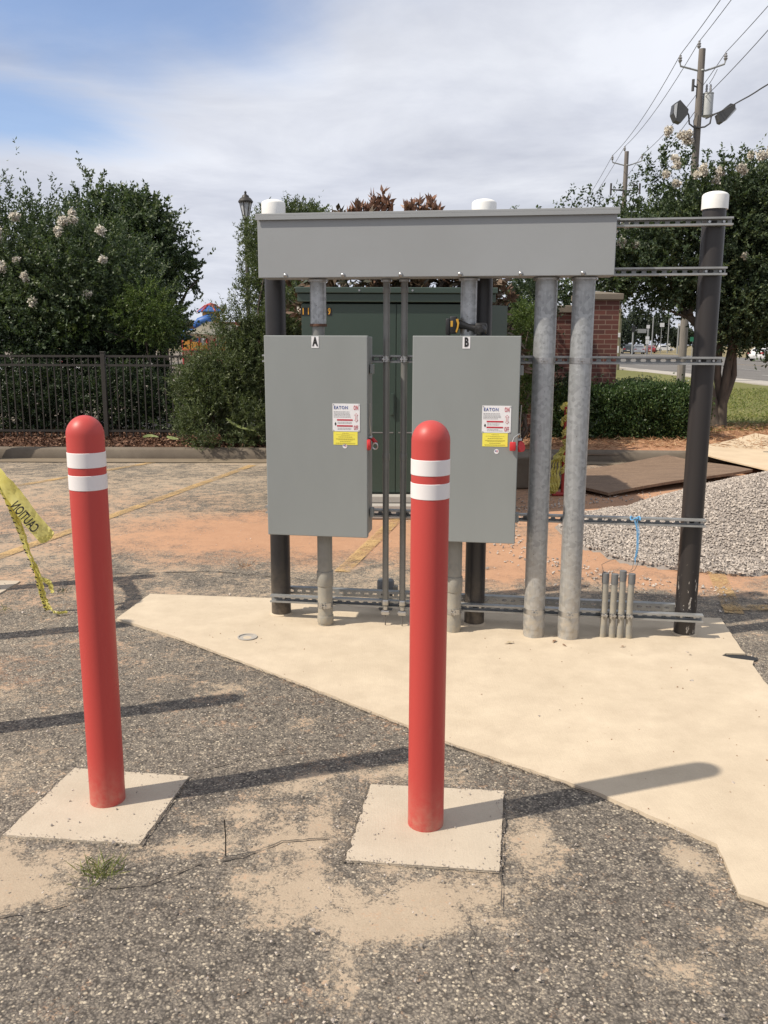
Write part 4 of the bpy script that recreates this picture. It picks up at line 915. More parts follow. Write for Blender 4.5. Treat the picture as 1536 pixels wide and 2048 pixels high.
# cleanout ring in the pad
root = empty('cleanout_ring', 'small pale pipe end cut flush with the pad, front left', 'pipe end', (-0.75, 4.555, 0.010))
MB().lathe([(.052, -.005), (.054, .006), (.047, .006), (.046, .001)], 30).build('rim', tpad_conc, root, smooth=True)
MB().lathe([(.046, .0005), (.001, .0015)], 30).build('fill', pad_conc, root)

# cordless tool lying on box B
def drill():
    root = rack_root('cordless_drill', 'black and yellow cordless drill lying on top of box B', 'drill', 0.975, -0.14, 1.6425)
    m = MB(); m.box(0, .022, -.04, .04, .002, .088, .006); m.box(.020, .056, -.038, .038, .010, .099, .008); m.build('battery', black_m, root, smooth=True)
    MB().box(.026, .038, -.0395, -.036, .045, .075, .001).build('battery_label', drill_yellow, root)
    MB().prism_xz([(.050, .020), (.058, .016), (.066, .040), (.070, .065), (.064, .086), (.052, .084), (.060, .060), (.058, .040)], -.036, .036).build('yellow_collar', drill_yellow, root)
    m = MB(); m.tube([(.055, 0, .060), (.085, 0, .056), (.115, 0, .046), (.15, 0, .038), (.165, 0, .036)], [.026, .020, .0165, .018, .022], 16); m.build('grip', black_m, root, smooth=True)
    m = MB(); m.box(.150, .214, -.034, .034, .006, .066, .012); m.tube([(.185, -.03, .03), (.185, -.075, .03), (.185, -.095, .03)], [.027, .024, .012], 16); m.build('motor_body', black_m, root, smooth=True)
    MB().box(.176, .208, -.0355, -.033, .012, .024, .002).build('yellow_badge', drill_yellow, root)
    MB().box(.108, .122, -.008, .008, .020, .036, .003).build('trigger', black_m, root)
drill()

# ------------------------------------------------------------------ pad-mounted transformer
def transformer():
    root = empty('pad_transformer', 'tall dark green pad-mounted transformer cabinet behind the rack', 'transformer', (0.13, 8.1, 0))
    x0, x1 = -0.90, 0.855; zb, zt = 0.20, 2.10; y0 = 0.0; y1 = 1.5
    MB().box(x0-.1, x1+.12, -.20, y1+.15, 0, 0.13, .01).build('pad_base', tpad_conc, root)
    MB().box(x0+.0, x1+.02, -.10, y1+.05, 0.133, 0.20, .01).build('plinth', tpad_conc, root)
    MB().box(x0+.01, x1-.01, y0+.02, y1, zb+.003, zt-.14, .008).build('cabinet', trans_green, root)
    for a, b in ((x0+.012, (x0+x1)/2-.003), ((x0+x1)/2+.003, x1-.012)):
        d = MB().box(a, b, y0, y0+.018, zb+.02, zt-.145, .004).build('door', trans_green, root)
        MB().box(a+.02, b-.02, y0-.003, y0-.001, 0.78, 0.79).build('seam', ink_gray, d)
    MB().box((x0+x1)/2-.05, (x0+x1)/2-.02, y0-.02, y0-.001, .95, 1.15, .003).build('handle', trans_green, root)
    m = MB(); m.box(x0-.02, x1+.02, y0-.03, y1+.02, zt-.13, zt-.055, .006); m.box(x0-.035, x1+.035, y0-.05, y1+.03, zt-.052, zt+.0, .006); m.build('hood', trans_green, root)
    MB().prism([(x1+.0, .05), (x1+.16, .2), (x1+.16, 1.3), (x1, 1.45)], 0.5, 1.95).build('cooling_fins', trans_green, root)
    for x in (-.0, .9-.48): MB().lathe([(.012, zt-.02), (.012, zt-.018)], 10).v
    for x in (-.36, .12): 
        MB().tube([(x, y0-.054, zt-.028), (x, y0-.05, zt-.028)], .009, 10).build('bolt', steel_hw, root)
    for i, ch in ((0, '1'), (1, '1'), (5, '9')):
        xx = -.872+i*.0475
        pl = MB().box(xx-.0225, xx+.0225, y0-.0025, y0-.001, 1.85, 1.92).build('number_plate', black_m, root)
        text_mesh(ch, .078, 'numeral', yellow_num, pl, (xx, y0-.0035, 1.885), .62, .003)
transformer()
# concrete block right of the transformer
m = MB(); m.box(-.32, .32, -.25, .25, 0, .36, .02)
tag(m.build('concrete_block', kerb_conc, loc=(1.66, 9.9, 0), rz=.1), 'low concrete block on the ground right of the transformer', 'concrete block')
# stake wrapped in caution tape
tape_m = None
def tape_mat():
    m, nt, N, L, p = new_mat('caution_tape')
    v = coords(N, L)
    L.new(mixc(N, L, ramp(N, L, noise(N, L, v, 9), .35, .7), (0.66, 0.60, 0.16), (0.76, 0.72, 0.30)), p.inputs['Base Color']); p.inputs['Roughness'].default_value = .4
    tr = N.new('ShaderNodeBsdfTranslucent'); tr.inputs[0].default_value = (.7, .62, .12, 1); mx = N.new('ShaderNodeMixShader'); mx.inputs[0].default_value = .42
    L.new(p.outputs[0], mx.inputs[1]); L.new(tr.outputs[0], mx.inputs[2]); L.new(mx.outputs[0], N['Material Output'].inputs[0]); return m
tape_m = tape_mat()
def ribbon(mb, pts, w, side=(1, 0, 0), twist=None, n_across=4, crumple=0.004):
    pts = [Vector(p) for p in pts]; 
    # catmull-rom subdivide
    P = []
    for i in range(len(pts)-1):
        a = pts[max(i-1, 0)]; b = pts[i]; c = pts[i+1]; d = pts[min(i+2, len(pts)-1)]
        for k in range(8):
            t = k/8; P.append(0.5*((2*b)+(c-a)*t+(2*a-5*b+4*c-d)*t*t+(3*b-a-3*c+d)*t**3))
    P.append(pts[-1]); n = len(P); vs = []
    for i, p in enumerate(P):
        t = i/(n-1); tg = (P[min(i+1, n-1)]-P[max(i-1, 0)]).normalized(); s = Vector(side); s = (s-tg*s.dot(tg)).normalized()
        ang = twist(t) if twist else 0; s = Matrix.Rotation(ang, 3, tg) @ s; ww = w(t) if callable(w) else w; nn = tg.cross(s)
        for k in range(n_across+1):
            u = k/n_across-.5; vs.append(p+s*u*ww+nn*(crumple*math.sin(i*1.7+k*2.1)+random.uniform(-.4, .4)*crumple))
    m = n_across+1; mb.add(vs, [(i*m+k, i*m+k+1, (i+1)*m+k+1, (i+1)*m+k) for i in range(n-1) for k in range(n_across)]); return P
root = empty('taped_stake', 'thin red stake wrapped in crumpled yellow caution tape behind the wide pipes', 'stake', (1.93, 9.25, 0))
MB().tube([(0, 0, 0), (0.005, 0, .95)], .022, 10).build('stake', stake_red, root, smooth=True)
MB().box(-.12, .03, -.06, .06, 0, .03, .01).build('foot', stake_red, root)
m = MB(); random.seed(9)
for k in range(9):
    a = random.random()*6; z = .25+.08*k
    ribbon(m, [(math.cos(a)*.03, math.sin(a)*.03, z), (math.cos(a+1.6)*.045, math.sin(a+1.6)*.045, z+.03), (math.cos(a+3)*.04, math.sin(a+3)*.04, z+.08), (math.cos(a+4.2)*.05, math.sin(a+4.2)*.05, z+.03)], .06, (0, 0, 1), crumple=.01)
for k in range(4): ribbon(m, [(-.02, -.03, .5), (-.06-.03*k, -.05, .35), (-.07-.03*k, -.06, .12), (-.10-.02*k, -.04, .03)], .045, twist=lambda t: t*5, crumple=.01)
m.build('tape_wrap', tape_m, root, smooth=True)

# caution tape streaming from the bollard at the left edge
def caution_tape():
    root = empty('caution_tape', 'yellow caution tape hanging from beyond the left edge to the ground', 'caution tape', (-2.0, 5.03, 0))
    o = Vector((-2.0, 5.03, 0)); q = lambda x, y, z: Vector((x, y, z))-o; random.seed(12)
    m = MB()
    A = [q(-2.70, 5.45, 1.10), q(-2.45, 5.25, .95), q(-2.255, 5.03, .83), q(-2.16, 5.0, .715), q(-2.08, 4.98, .60), q(-2.00, 4.97, .505), q(-1.965, 4.97, .462)]
    ribbon(m, A, lambda t: .098 if t < .93 else .098*(1.05-t)/.12, (0.55, .1, .8), twist=lambda t: .45*math.sin(t*6), n_across=7, crumple=.0045)
    m.build('loose_flag', tape_m, root, smooth=True)
    m = MB()
    B = [q(-2.70, 5.45, 1.06), q(-2.42, 5.22, .90), q(-2.26, 5.03, .77), q(-2.20, 5.02, .64), q(-2.155, 5.02, .50), q(-2.125, 5.02, .38), q(-2.085, 5.02, .26), q(-2.065, 5.03, .15), q(-2.045, 5.03, .06), q(-2.035, 5.03, .012)]
    ribbon(m, B, .030, (1, 0, .3), twist=lambda t: t*7, crumple=.006)
    ribbon(m, [p+Vector((.012, .01, .0)) for p in B[2:]], .022, (1, 0, .3), twist=lambda t: 2-t*9, crumple=.006)
    ribbon(m, [q(-2.10, 5.02, .30), q(-2.06, 5.01, .245), q(-2.03, 5.0, .215), q(-1.995, 5.0, .19), q(-1.98, 5.0, .13)], .03, twist=lambda t: t*4, crumple=.006)
    ribbon(m, [q(-2.04, 5.03, .075), q(-2.01, 5.0, .05), q(-1.985, 4.98, .035), q(-1.95, 4.96, .02), q(-1.90, 5.0, .012)], .016, twist=lambda t: t*9, crumple=.006)
    m.build('twisted_tail', tape_m, root, smooth=True)
    # black print showing along the twisted tail
    m = MB()
    for i in range(2, len(B)-1):
        for k in range(4):
            t = (k+random.random()*.6)/4; p = B[i].lerp(B[i+1], t)+Vector((random.uniform(-.002, .006), -.018, 0)); sx = random.uniform(.004, .009)
            m.add([p+Vector((-sx, 0, .004)), p+Vector((sx, 0, -.002)), p+Vector((sx, 0, -.010)), p+Vector((-sx, 0, -.004))], [(0, 3, 2, 1)])
    m.build('tail_print', ink_black, root)
    # word on the flat flag, seen from its back
    a = q(-2.150, 4.965, .700); b = q(-2.005, 4.945, .520); dx = (b-a).normalized(); mid = (a+b)/2
    nrm = Vector((0, -1, 0)); nrm = (nrm-dx*nrm.dot(dx)).normalized(); upv = nrm.cross(dx)
    R = Matrix((dx, -nrm, upv)).transposed()      # local x along the tape, facing the lot
    text_mesh('CAUTION', .086, 'lettering', ink_black, root, mid+nrm*.014-upv*.012, -0.52, .0018, rot=R, extrude=.0002)
caution_tape()

# plywood sheets on the ground
def ply(name, pts, mat, label, cat, t=0.018):
    o = Vector(pts[0]); n = 14; m = MB(); g = []
    for i in range(n+1):
        for j in range(n+1):
            u, v = i/n, j/n; p = (Vector(pts[0])*(1-u)+Vector(pts[1])*u)*(1-v)+(Vector(pts[3])*(1-u)+Vector(pts[2])*u)*v
            p = p-o; p.z += .012*math.sin(u*5+v*2)+.008*math.sin(v*7); g.append(p)
    k = len(g); idx = lambda i, j: i*(n+1)+j
    fs = [(idx(i, j), idx(i+1, j), idx(i+1, j+1), idx(i, j+1)) for i in range(n) for j in range(n)]
    fs += [tuple(x+k for x in f[::-1]) for f in fs]
    for i in range(n):
        fs += [(idx(i+1, 0), idx(i, 0), idx(i, 0)+k, idx(i+1, 0)+k), (idx(i, n), idx(i+1, n), idx(i+1, n)+k, idx(i, n)+k), (idx(0, i), idx(0, i+1), idx(0, i+1)+k, idx(0, i)+k), (idx(n, i+1), idx(n, i), idx(n, i)+k, idx(n, i+1)+k)]
    m.add(g+[p-Vector((0, 0, t)) for p in g], fs)
    return tag(m.build(name, mat, loc=o), label, cat)
ply('plywood_sheet', [(2.38, 9.08, .055), (4.50, 10.50, .12), (3.78, 11.54, .14), (1.68, 10.08, .055)], ply_dark, 'dark weathered plywood sheet lying flat in front of the kerb', 'plywood', .03)
ply('pale_sheet', [(4.75, 9.75, .10), (7.4, 11.2, .12), (5.95, 13.9, .20), (4.15, 11.9, .18)], ply_light, 'pale tan board lying behind the dark plywood at the right edge', 'board')

# ------------------------------------------------------------------ small debris and weeds
def weed(loc, n, h, label, mat=lf_grass, spread=.6):
    P = np.zeros((n, 3)); P[:, :2] = RNG.normal(size=(n, 2))*.03; D = RNG.normal(size=(n, 3))*spread; D[:, 2] = np.abs(D[:, 2])*.5+.35
    V = leaves(P, D, h*RNG.uniform(.4, 1, (n, 1)), .0035, .1); return tag(np_quads('grass_tuft', V, mat, None, loc, RNG.random(n)), label, 'weed')
weed((-0.86, 2.40, 0.0), 120, .085, 'green grass tuft growing in the asphalt below the left footing')
weed((-2.33, 5.02, 0.004), 50, .07, 'dark weed tuft at the left edge beyond the bollards')
weed((-2.10, 5.45, 0.004), 45, .06, 'low weed tuft beside the hanging caution tape', lf_dark)
weed((-1.02, 6.1, 0.004), 40, .07, 'thin dry weed in the asphalt behind the left bollard', lf_straw)
st = MB(); st.tube([(0, 0, 0), (.002, .001, .06), (.0, .0, .125)], .0022, 6)
tag(st.build('wire_stake', dark_iron, loc=(-0.50, 2.5, 0)), 'thin dark wire standing upright in the cracked asphalt', 'wire stake')
def dry_leaf(x, y, z, s, label, rot=0, mat=leaf_litter_m):
    m = MB(); n = 9; top = []
    for i in range(n): t = i/(n-1); top.append((t*s-.5*s, .18*s*math.sin(math.pi*t)*(1+.3*math.sin(i*2)), .12*s*math.sin(t*3)))
    bot = [(p[0], -p[1]*.8, .12*s+.02*s*math.cos(i)) for i, p in enumerate(top)][1:-1]
    m.add(top+bot[::-1], [tuple(range(len(top)+len(bot)))]); return tag(m.build('dry_leaf', mat, loc=(x, y, z), rz=rot), label, 'leaf')
pale_leaf = paint('pale_dry_leaf', (0.42, 0.34, 0.22), 0.8)
dry_leaf(0.68, 4.47, .013, .06, 'curled pale leaf on the pad right of the middle bollard', .3, pale_leaf)
dry_leaf(0.93, 4.50, .013, .05, 'small brown leaf at the foot of the wide pipes', 1.0)
dry_leaf(0.97, 4.44, .013, .035, 'smallest brown leaf by the right wide pipe', 2.0)
dry_leaf(1.28, 4.42, .013, .035, 'thin dry leaf on the pad below the four stubs', .2)
dry_leaf(1.6, 4.3, .013, .02, 'tiny dark leaf on the pad near its right edge', .2, ink_black)
dry_leaf(0.78, 3.60, .013, .012, 'tiny dark speck of leaf in the middle of the pad', .2, ink_black)
# flat black disc painting the shade of the hole at the pad notch
tag(MB().add([(1.70+.115*math.cos(a)*1.0+.13, 4.28+.055*math.sin(a), .0) for a in [i*.5236 for i in range(12)]], [tuple(range(12))]).build('pit_dark', ink_black, loc=(0, 0, 0.003)), kind='structure')

# ------------------------------------------------------------------ IRON FENCE
def fence():
    x0, x1, y = -12.0, -0.95, 13.35; root = empty('iron_fence', 'dark iron picket fence in front of the hedge on the left', 'fence', (x0, y, 0.13))
    L_ = x1-x0; m = MB(); H = 1.29
    for z in (H-.02, H-.155, .14): m.box(0, L_, -.016, .016, z-.016, z+.016)
    x = .05
    while x < L_: m.box(x-.008, x+.008, -.008, .008, .05, H-.004); x += .105
    m.build('picket_panel', dark_iron, root)
    x = L_-.9; 
    while x > 0:
        MB().box(x-.032, x+.032, -.032, .032, -.1, H+.03, .004).box(x-.038, x+.038, -.038, .038, H+.031, H+.05, .006).build('fence_post', dark_iron, root); x -= 2.42
fence()
pr = empty('dark_post', 'dark square post at the far left edge standing before the kerb', 'post', (-5.45, 12.0, 0))
MB().box(-.055, .055, -.055, .055, 0, 2.2, .006).build('shaft', dark_iron, pr); MB().box(-.065, .065, -.065, .065, 2.2, 2.23, .006).build('top_plate', dark_iron, pr)

# ------------------------------------------------------------------ BRICK WALL
def brick_wall():
    root = empty('brick_wall', 'low brick wall with stone coping ending in a capped pier', 'wall', (3.47, 14.6, 0))
    MB().box(-.30, .30, -.30, .30, 0, 2.30).build('pier', brick_m, root)
    m = MB(); m.box(-.35, .35, -.35, .35, 2.303, 2.40, .01); m.add([(-.34, -.34, 2.40), (.34, -.34, 2.40), (.34, .34, 2.40), (-.34, .34, 2.40), (0, 0, 2.455)], [(0, 1, 4), (1, 2, 4), (2, 3, 4), (3, 0, 4)]); m.build('pier_cap', cap_stone, root)
    MB().box(-5.2, -.302, -.12, .12, 0, 2.10).build('wall_run', brick_m, root)
    MB().box(-5.2, -.303, -.17, .17, 2.103, 2.22, .012).build('coping', cap_stone, root)
brick_wall()

# ------------------------------------------------------------------ TREES AND SHRUBS
def flowers(root, origin, pts, size=.22):
    for i, p in enumerate(pts):
        c = np.array(p)-np.array(origin); n = 300; u = RNG.normal(size=(n, 3))*.42; c = c+RNG.normal(size=3)*.06; k_ = RNG.uniform(.6, 1.1); P = c+u*np.array([size*.75, size*.6, size*RNG.uniform(.6, 1.1)])*k_; V = leaves(P, RNG.normal(size=(n, 3)), .042, .04, .5)
        np_quads('flower_cluster', V, lf_petal, root, None, RNG.random(n))
def at(px, py, Y):
    d = cR*((px-768)/F_PX)-cU*((py-1024)/F_PX)+cF; t = Y/d.y; return (d.x*t, Y, CAM_H+d.z*t)

# big white-flowered tree at the left (two trees)
def left_trees():
    o = (-6.3, 16.3, 0.1); root = empty('crape_myrtle', 'large dark crape myrtle with white blossom filling the left edge behind the fence', 'tree', o)
    B = [(-6.9, 16.4, 2.9, 1.5, 1.5, 1.15), (-5.5, 16.1, 2.7, 1.3, 1.4, 1.05), (-8.2, 16.6, 2.6, 1.6, 1.4, 1.6), (-4.9, 16.0, 2.2, 1.1, 1.2, 1.0), (-6.3, 15.9, 2.0, 1.8, 1.2, .8)]
    V, r = crown(B, 6600, 22, .42, .068, .032, .6, .40, gap=.40, gs=1.3)
    add_leaf_obj('crown', (V, r), lf_crape, root, o)
    # tall whips above the crown
    S = []; R_ = []
    for px, py, Y in ((8, 345, 16), (55, 372, 16), (60, 400, 16.2), (148, 365, 16), (165, 372, 16), (20, 360, 15.8), (95, 410, 16.3), (105, 345, 16.4), (235, 408, 16), (190, 405, 16), (130, 395, 16), (36, 385, 16)):
        tip = np.array(at(px, py, Y)); n = 90; t = RNG.random((n, 1)); b = tip+np.array([RNG.normal()*.15, 0, -.9]); P = b+(tip-b)*t+RNG.normal(size=(n, 3))*.05*(1.3-t)
        S.append(leaves(P, RNG.normal(size=(n, 3))+np.array([0, 0, .4]), .07, .033)); R_.append(RNG.random(n)*.7)
    np_quads('upright_shoots', np.concatenate(S)-np.array(o), lf_crape, root, None, np.concatenate(R_))
    t = MB(); random.seed(4)
    for dx, dz, tx in ((-.05, 2.6, -.9), (.1, 2.5, .8), (0, 2.8, .1), (.15, 2.2, 1.6), (-.15, 2.4, -1.7)): branch(t, (dx, 0, -.1), (tx, random.uniform(-.4, .4), dz), .07, .03)
    t.build('trunk', bark, root, smooth=True)
    flowers(root, o, [at(x, y, Y) for x, y, Y in ((128, 443, 15.0), (120, 452, 15.0), (155, 425, 15.2), (135, 432, 15.1), (30, 440, 15.2), (10, 472, 15.0), (5, 528, 14.9), (45, 525, 14.9), (50, 543, 14.9), (192, 520, 14.9), (55, 602, 14.8), (163, 585, 14.9), (195, 470, 15.1))], .095)
    # looser tree to its right, light showing through
    o = (-4.5, 18.6, 0.1); root = empty('broadleaf_tree', 'open-crowned green tree right of the blossoming one with a branch reaching over the sky', 'tree', o)
    B = [at(262, 470, 18.6)+(.95, 1.1, .8), at(300, 520, 18.5)+(.8, 1.0, .75), at(352, 545, 18.4)+(.52, .6, .33), at(240, 560, 18.6)+(1.2, 1.2, .9), at(295, 640, 18.5)+(.6, 1.0, .75), at(380, 565, 18.4)+(.25, .4, .14), at(200, 430, 18.6)+(.6, .9, .6), at(290, 435, 18.6)+(.45, .7, .4), at(230, 640, 18.6)+(1.6, 1.2, .8), at(342, 625, 18.5)+(.24, .6, .42)]
    V, r = crown(B, 3600, 20, .26, .085, .045, .3, .35)
    add_leaf_obj('crown', (V, r), lf_crape, root, o)
    t = MB(); branch(t, (0, 0, -.1), (-.1, 0, 1.8), .12, .09); 
    for px, py in ((262, 470), (345, 545), (300, 480), (230, 560), (200, 430), (395, 560)): branch(t, (-.1, 0, 1.7), Vector(at(px, py, 18.6))-Vector(o), .06, .015)
    t.build('trunk', bark, root, smooth=True)
    # young light green tree in front
    o = (-3.9, 15.0, 0.13); root = empty('young_tree', 'small light green tree with feathery leaves behind the fence', 'tree', o)
    B = [at(290, 600, 15.0)+(.42, .4, .25), at(315, 640, 15.0)+(.40, .4, .32), at(255, 625, 15.0)+(.35, .4, .2), at(318, 672, 15.0)+(.26, .4, .2), at(280, 660, 15.0)+(.3, .35, .18), at(175, 650, 15.2)+(.35, .4, .14), at(140, 665, 15.2)+(.3, .4, .13)]
    V, r = crown(B, 700, 22, .16, .045, .016, .25, .3)
    add_leaf_obj('crown', (V, r), lf_light, root, o)
    t = MB(); branch(t, (0, 0, -.1), Vector(at(298, 640, 15.0))-Vector(o), .022, .012); branch(t, Vector(at(298, 690, 15.0))-Vector(o), Vector(at(180, 655, 15.2))-Vector(o), .014, .006); t.build('trunk', bark, root, smooth=True)
left_trees()

def shrub(name, label, cat, o, B, nsh, nlf, tl, ln, wd, mat, up=.3, shell=.5, stems=6, group=None, spread=.9, droop=0):
    root = empty(name, label, cat, o, 0, group); V, r = crown(B, nsh, nlf, tl, ln, wd, up, shell, spread=spread, droop=droop, cutz=o[2]+.01)
    add_leaf_obj('foliage', (V, r), mat, root, o)
    t = MB()
    for i in range(stems):
        b = B[i % len(B)]; branch(t, (random.uniform(-.1, .1), random.uniform(-.1, .1), -.05), Vector(b[:3])-Vector(o)+Vector((random.uniform(-.2, .2), 0, 0)), .025, .008)
    t.build('stems', bark, root, smooth=True); return root
# dark hedge shrubs behind the fence
for x0, x1, lb in ((-8.8, -6.9, 'dark shrub behind the fence at the far left end of the row'), (-6.9, -5.3, 'dark shrub behind the fence, second from the left end'), (-5.3, -3.8, 'dark shrub behind the fence under the small light green tree'), (-3.8, -2.3, 'dark shrub behind the fence next to the tall wax myrtle')):
    c = (x0+x1)/2; hw = (x1-x0)/2
    shrub('shrub', lb, 'shrub', (c, 14.5, .13), [(c, 14.5, .62, hw*1.15, .65, .62), (c-.3, 14.4, .35, hw, .55, .4), (c+.35, 14.5, .85, hw*.7, .5, .42)], 1300, 20, .14, .045, .024, lf_dark, group='dark shrubs behind the fence')
shrub('shrub', 'dense tall dark shrub under the blossoming tree at the left', 'shrub', (-6.2, 15.6, .13), [(-6.8, 15.6, 1.2, 1.5, .6, .75), (-5.2, 15.6, 1.3, 1.3, .6, .7), (-4.7, 15.8, 1.0, .8, .6, .8)], 2400, 20, .2, .06, .03, lf_dark, stems=8)
# wax myrtle spilling over the kerb left of the rack
WB = [at(472, 660, 12.9)+(.30, .5, .34), at(505, 620, 12.9)+(.25, .4, .4), at(435, 755, 12.8)+(.52, .6, .38), at(500, 740, 12.8)+(.50, .6, .55), at(385, 790, 12.7)+(.35, .45, .30), at(440, 830, 12.6)+(.62, .6, .36), at(505, 850, 12.5)+(.42, .55, .36), at(420, 885, 12.25)+(.22, .3, .13), at(400, 850, 12.5)+(.36, .4, .25),
      at(522, 540, 13.0)+(.14, .3, .4), at(516, 470, 13.0)+(.08, .2, .2), at(545, 700, 13.0)+(.35, .5, .7), at(575, 640, 13.0)+(.3, .5, .5)]
shrub('wax_myrtle', 'tall olive green wax myrtle spilling over the kerb just left of the rack', 'shrub', (-2.2, 12.9, .13), WB, 5200, 22, .20, .052, .013, lf_wax, up=.75, shell=.35, stems=10, spread=.6)
S = []
R0 = bpy.data.objects['wax_myrtle']
for px, py in ((470, 570), (482, 565), (460, 590), (495, 560), (505, 548), (478, 505), (487, 440), (492, 452), (483, 520), (475, 600), (445, 615), (512, 440)):
    tip = np.array(at(px, py, 12.9)); n = 110; t = RNG.random((n, 1)); b = tip+np.array([RNG.normal()*.06+.05, 0, -.42]); P = b+(tip-b)*t+RNG.normal(size=(n, 3))*.025; S.append(leaves(P, RNG.normal(size=(n, 3))*.6+np.array([0, 0, .7]), .052, .014))
V = np.concatenate(S); np_quads('upright_shoots', V-np.array([-2.2, 12.9, .13]), lf_wax, R0, None, RNG.random(len(V)))
shrub('tall_evergreen', 'grey-green evergreen rising behind the left cap of the wireway', 'tree', (-1.3, 14.6, .13), [at(545, 520, 14.6)+(.26, .4, .65), at(600, 440, 14.6)+(.40, .5, .20), at(632, 450, 14.6)+(.20, .4, .20), at(575, 620, 14.6)+(.55, .5, .9), at(560, 450, 14.6)+(.25, .4, .2), at(510, 520, 14.6)+(.16, .3, .45), at(506, 465, 14.6)+(.12, .3, .20), at(505, 580, 14.6)+(.2, .3, .35), at(492, 530, 14.4)+(.10, .3, .12), at(530, 440, 14.6)+(.14, .3, .14)], 2200, 20, .16, .055, .018, lf_wax, up=.7, shell=.4, spread=.6)
# fallen fronds: two long yellow-green leaves by the kerb
def frond(name, pts, w, label):
    m = MB(); ribbon(m, pts, lambda t: w*math.sin(math.pi*min(1, .12+t*.86)), (.2, .6, .7), n_across=2, crumple=.003); return tag(m.build(name, lf_pale, None, smooth=True), label, 'leaf')
lf_pale = paint('yellow_green_leaf', (0.20, 0.24, 0.08), 0.5, bmp=0)
frond('fallen_leaf', [at(286, 874, 12.25), at(300, 871, 12.3), at(318, 874, 12.3)], .045, 'long yellow-green leaf on the mulch, left of two')
frond('fallen_leaf', [at(333, 873, 12.3), at(345, 876, 12.3), at(358, 878, 12.3)], .05, 'broad bright green leaf on the mulch, right of two')
frond('fallen_frond', [at(452, 836, 12.15), at(475, 852, 12.15), at(512, 862, 12.15)], .04, 'pale green frond caught in the wax myrtle foliage')

# magnolia behind the transformer
def magnolia():
    o = (0.3, 11.6, .13); root = empty('magnolia', 'magnolia with rusty brown leaf undersides rising above the wireway', 'tree', o)
    B = [(-.3, 11.6, 2.3, .9, .6, .8), (.7, 11.6, 2.2, .8, .6, .8), (.2, 11.6, 1.4, 1.2, .6, 1.0), (1.2, 11.7, 1.6, .5, .5, .9)]
    V, r = crown(B, 900, 18, .2, .15, .055, .5, .4); add_leaf_obj('crown', (V, r*.45), lf_mag, root, o)
    S = []; R_ = []
    for px, py, hh in ((712, 408, .2), (722, 405, .22), (737, 408, .2), (745, 384, .34), (756, 398, .3), (765, 378, .36), (775, 396, .3), (782, 405, .2), (752, 412, .2), (700, 418, .15), (813, 408, .18), (826, 402, .2), (838, 398, .24), (862, 395, .2), (868, 408, .16), (875, 415, .14), (850, 414, .15), (822, 414, .15), (733, 415, .15), (768, 415, .2)):
        tip = np.array(at(px, py+6, 11.6)); n = 26; t = RNG.random((n, 1))**.8; b = tip-np.array([0, 0, hh*.8]); P = b+(tip-b)*t; D = RNG.normal(size=(n, 3))*.55+np.array([0, 0, .9]); S.append(leaves(P, D, .12, .045, .3)); R_.append(.35+.65*RNG.random(n))
    np_quads('rusty_shoots', np.concatenate(S)-np.array(o), lf_mag, root, None, np.concatenate(R_))
    t = MB(); branch(t, (0, 0, 0), (.1, 0, 1.6), .08, .05); branch(t, (.1, 0, 1.5), (-.4, 0, 2.8), .04, .02); branch(t, (.1, 0, 1.5), (.6, 0, 2.6), .04, .02); t.build('trunk', bark, root, smooth=True)
magnolia()
# shrubs between the transformer and the brick pier
shrub('shrub', 'pale green feathery shrub between the transformer and the brick wall', 'shrub', (1.9, 12.6, .13), [at(1040, 690, 12.6)+(.32, .4, .55), at(1030, 780, 12.6)+(.30, .4, .4), at(1060, 650, 12.7)+(.2, .3, .3)], 900, 20, .16, .05, .013, lf_light, up=.7)
shrub('shrub', 'dark leafy shrub behind box B and the left wide pipe', 'shrub', (2.2, 13.6, .13), [at(1010, 700, 13.6)+(.45, .5, .9), at(1090, 800, 13.6)+(.45, .5, .55), at(1060, 610, 13.8)+(.35, .5, .5), at(1120, 840, 13.4)+(.5, .5, .38)], 1500, 20, .18, .055, .026, lf_dark)
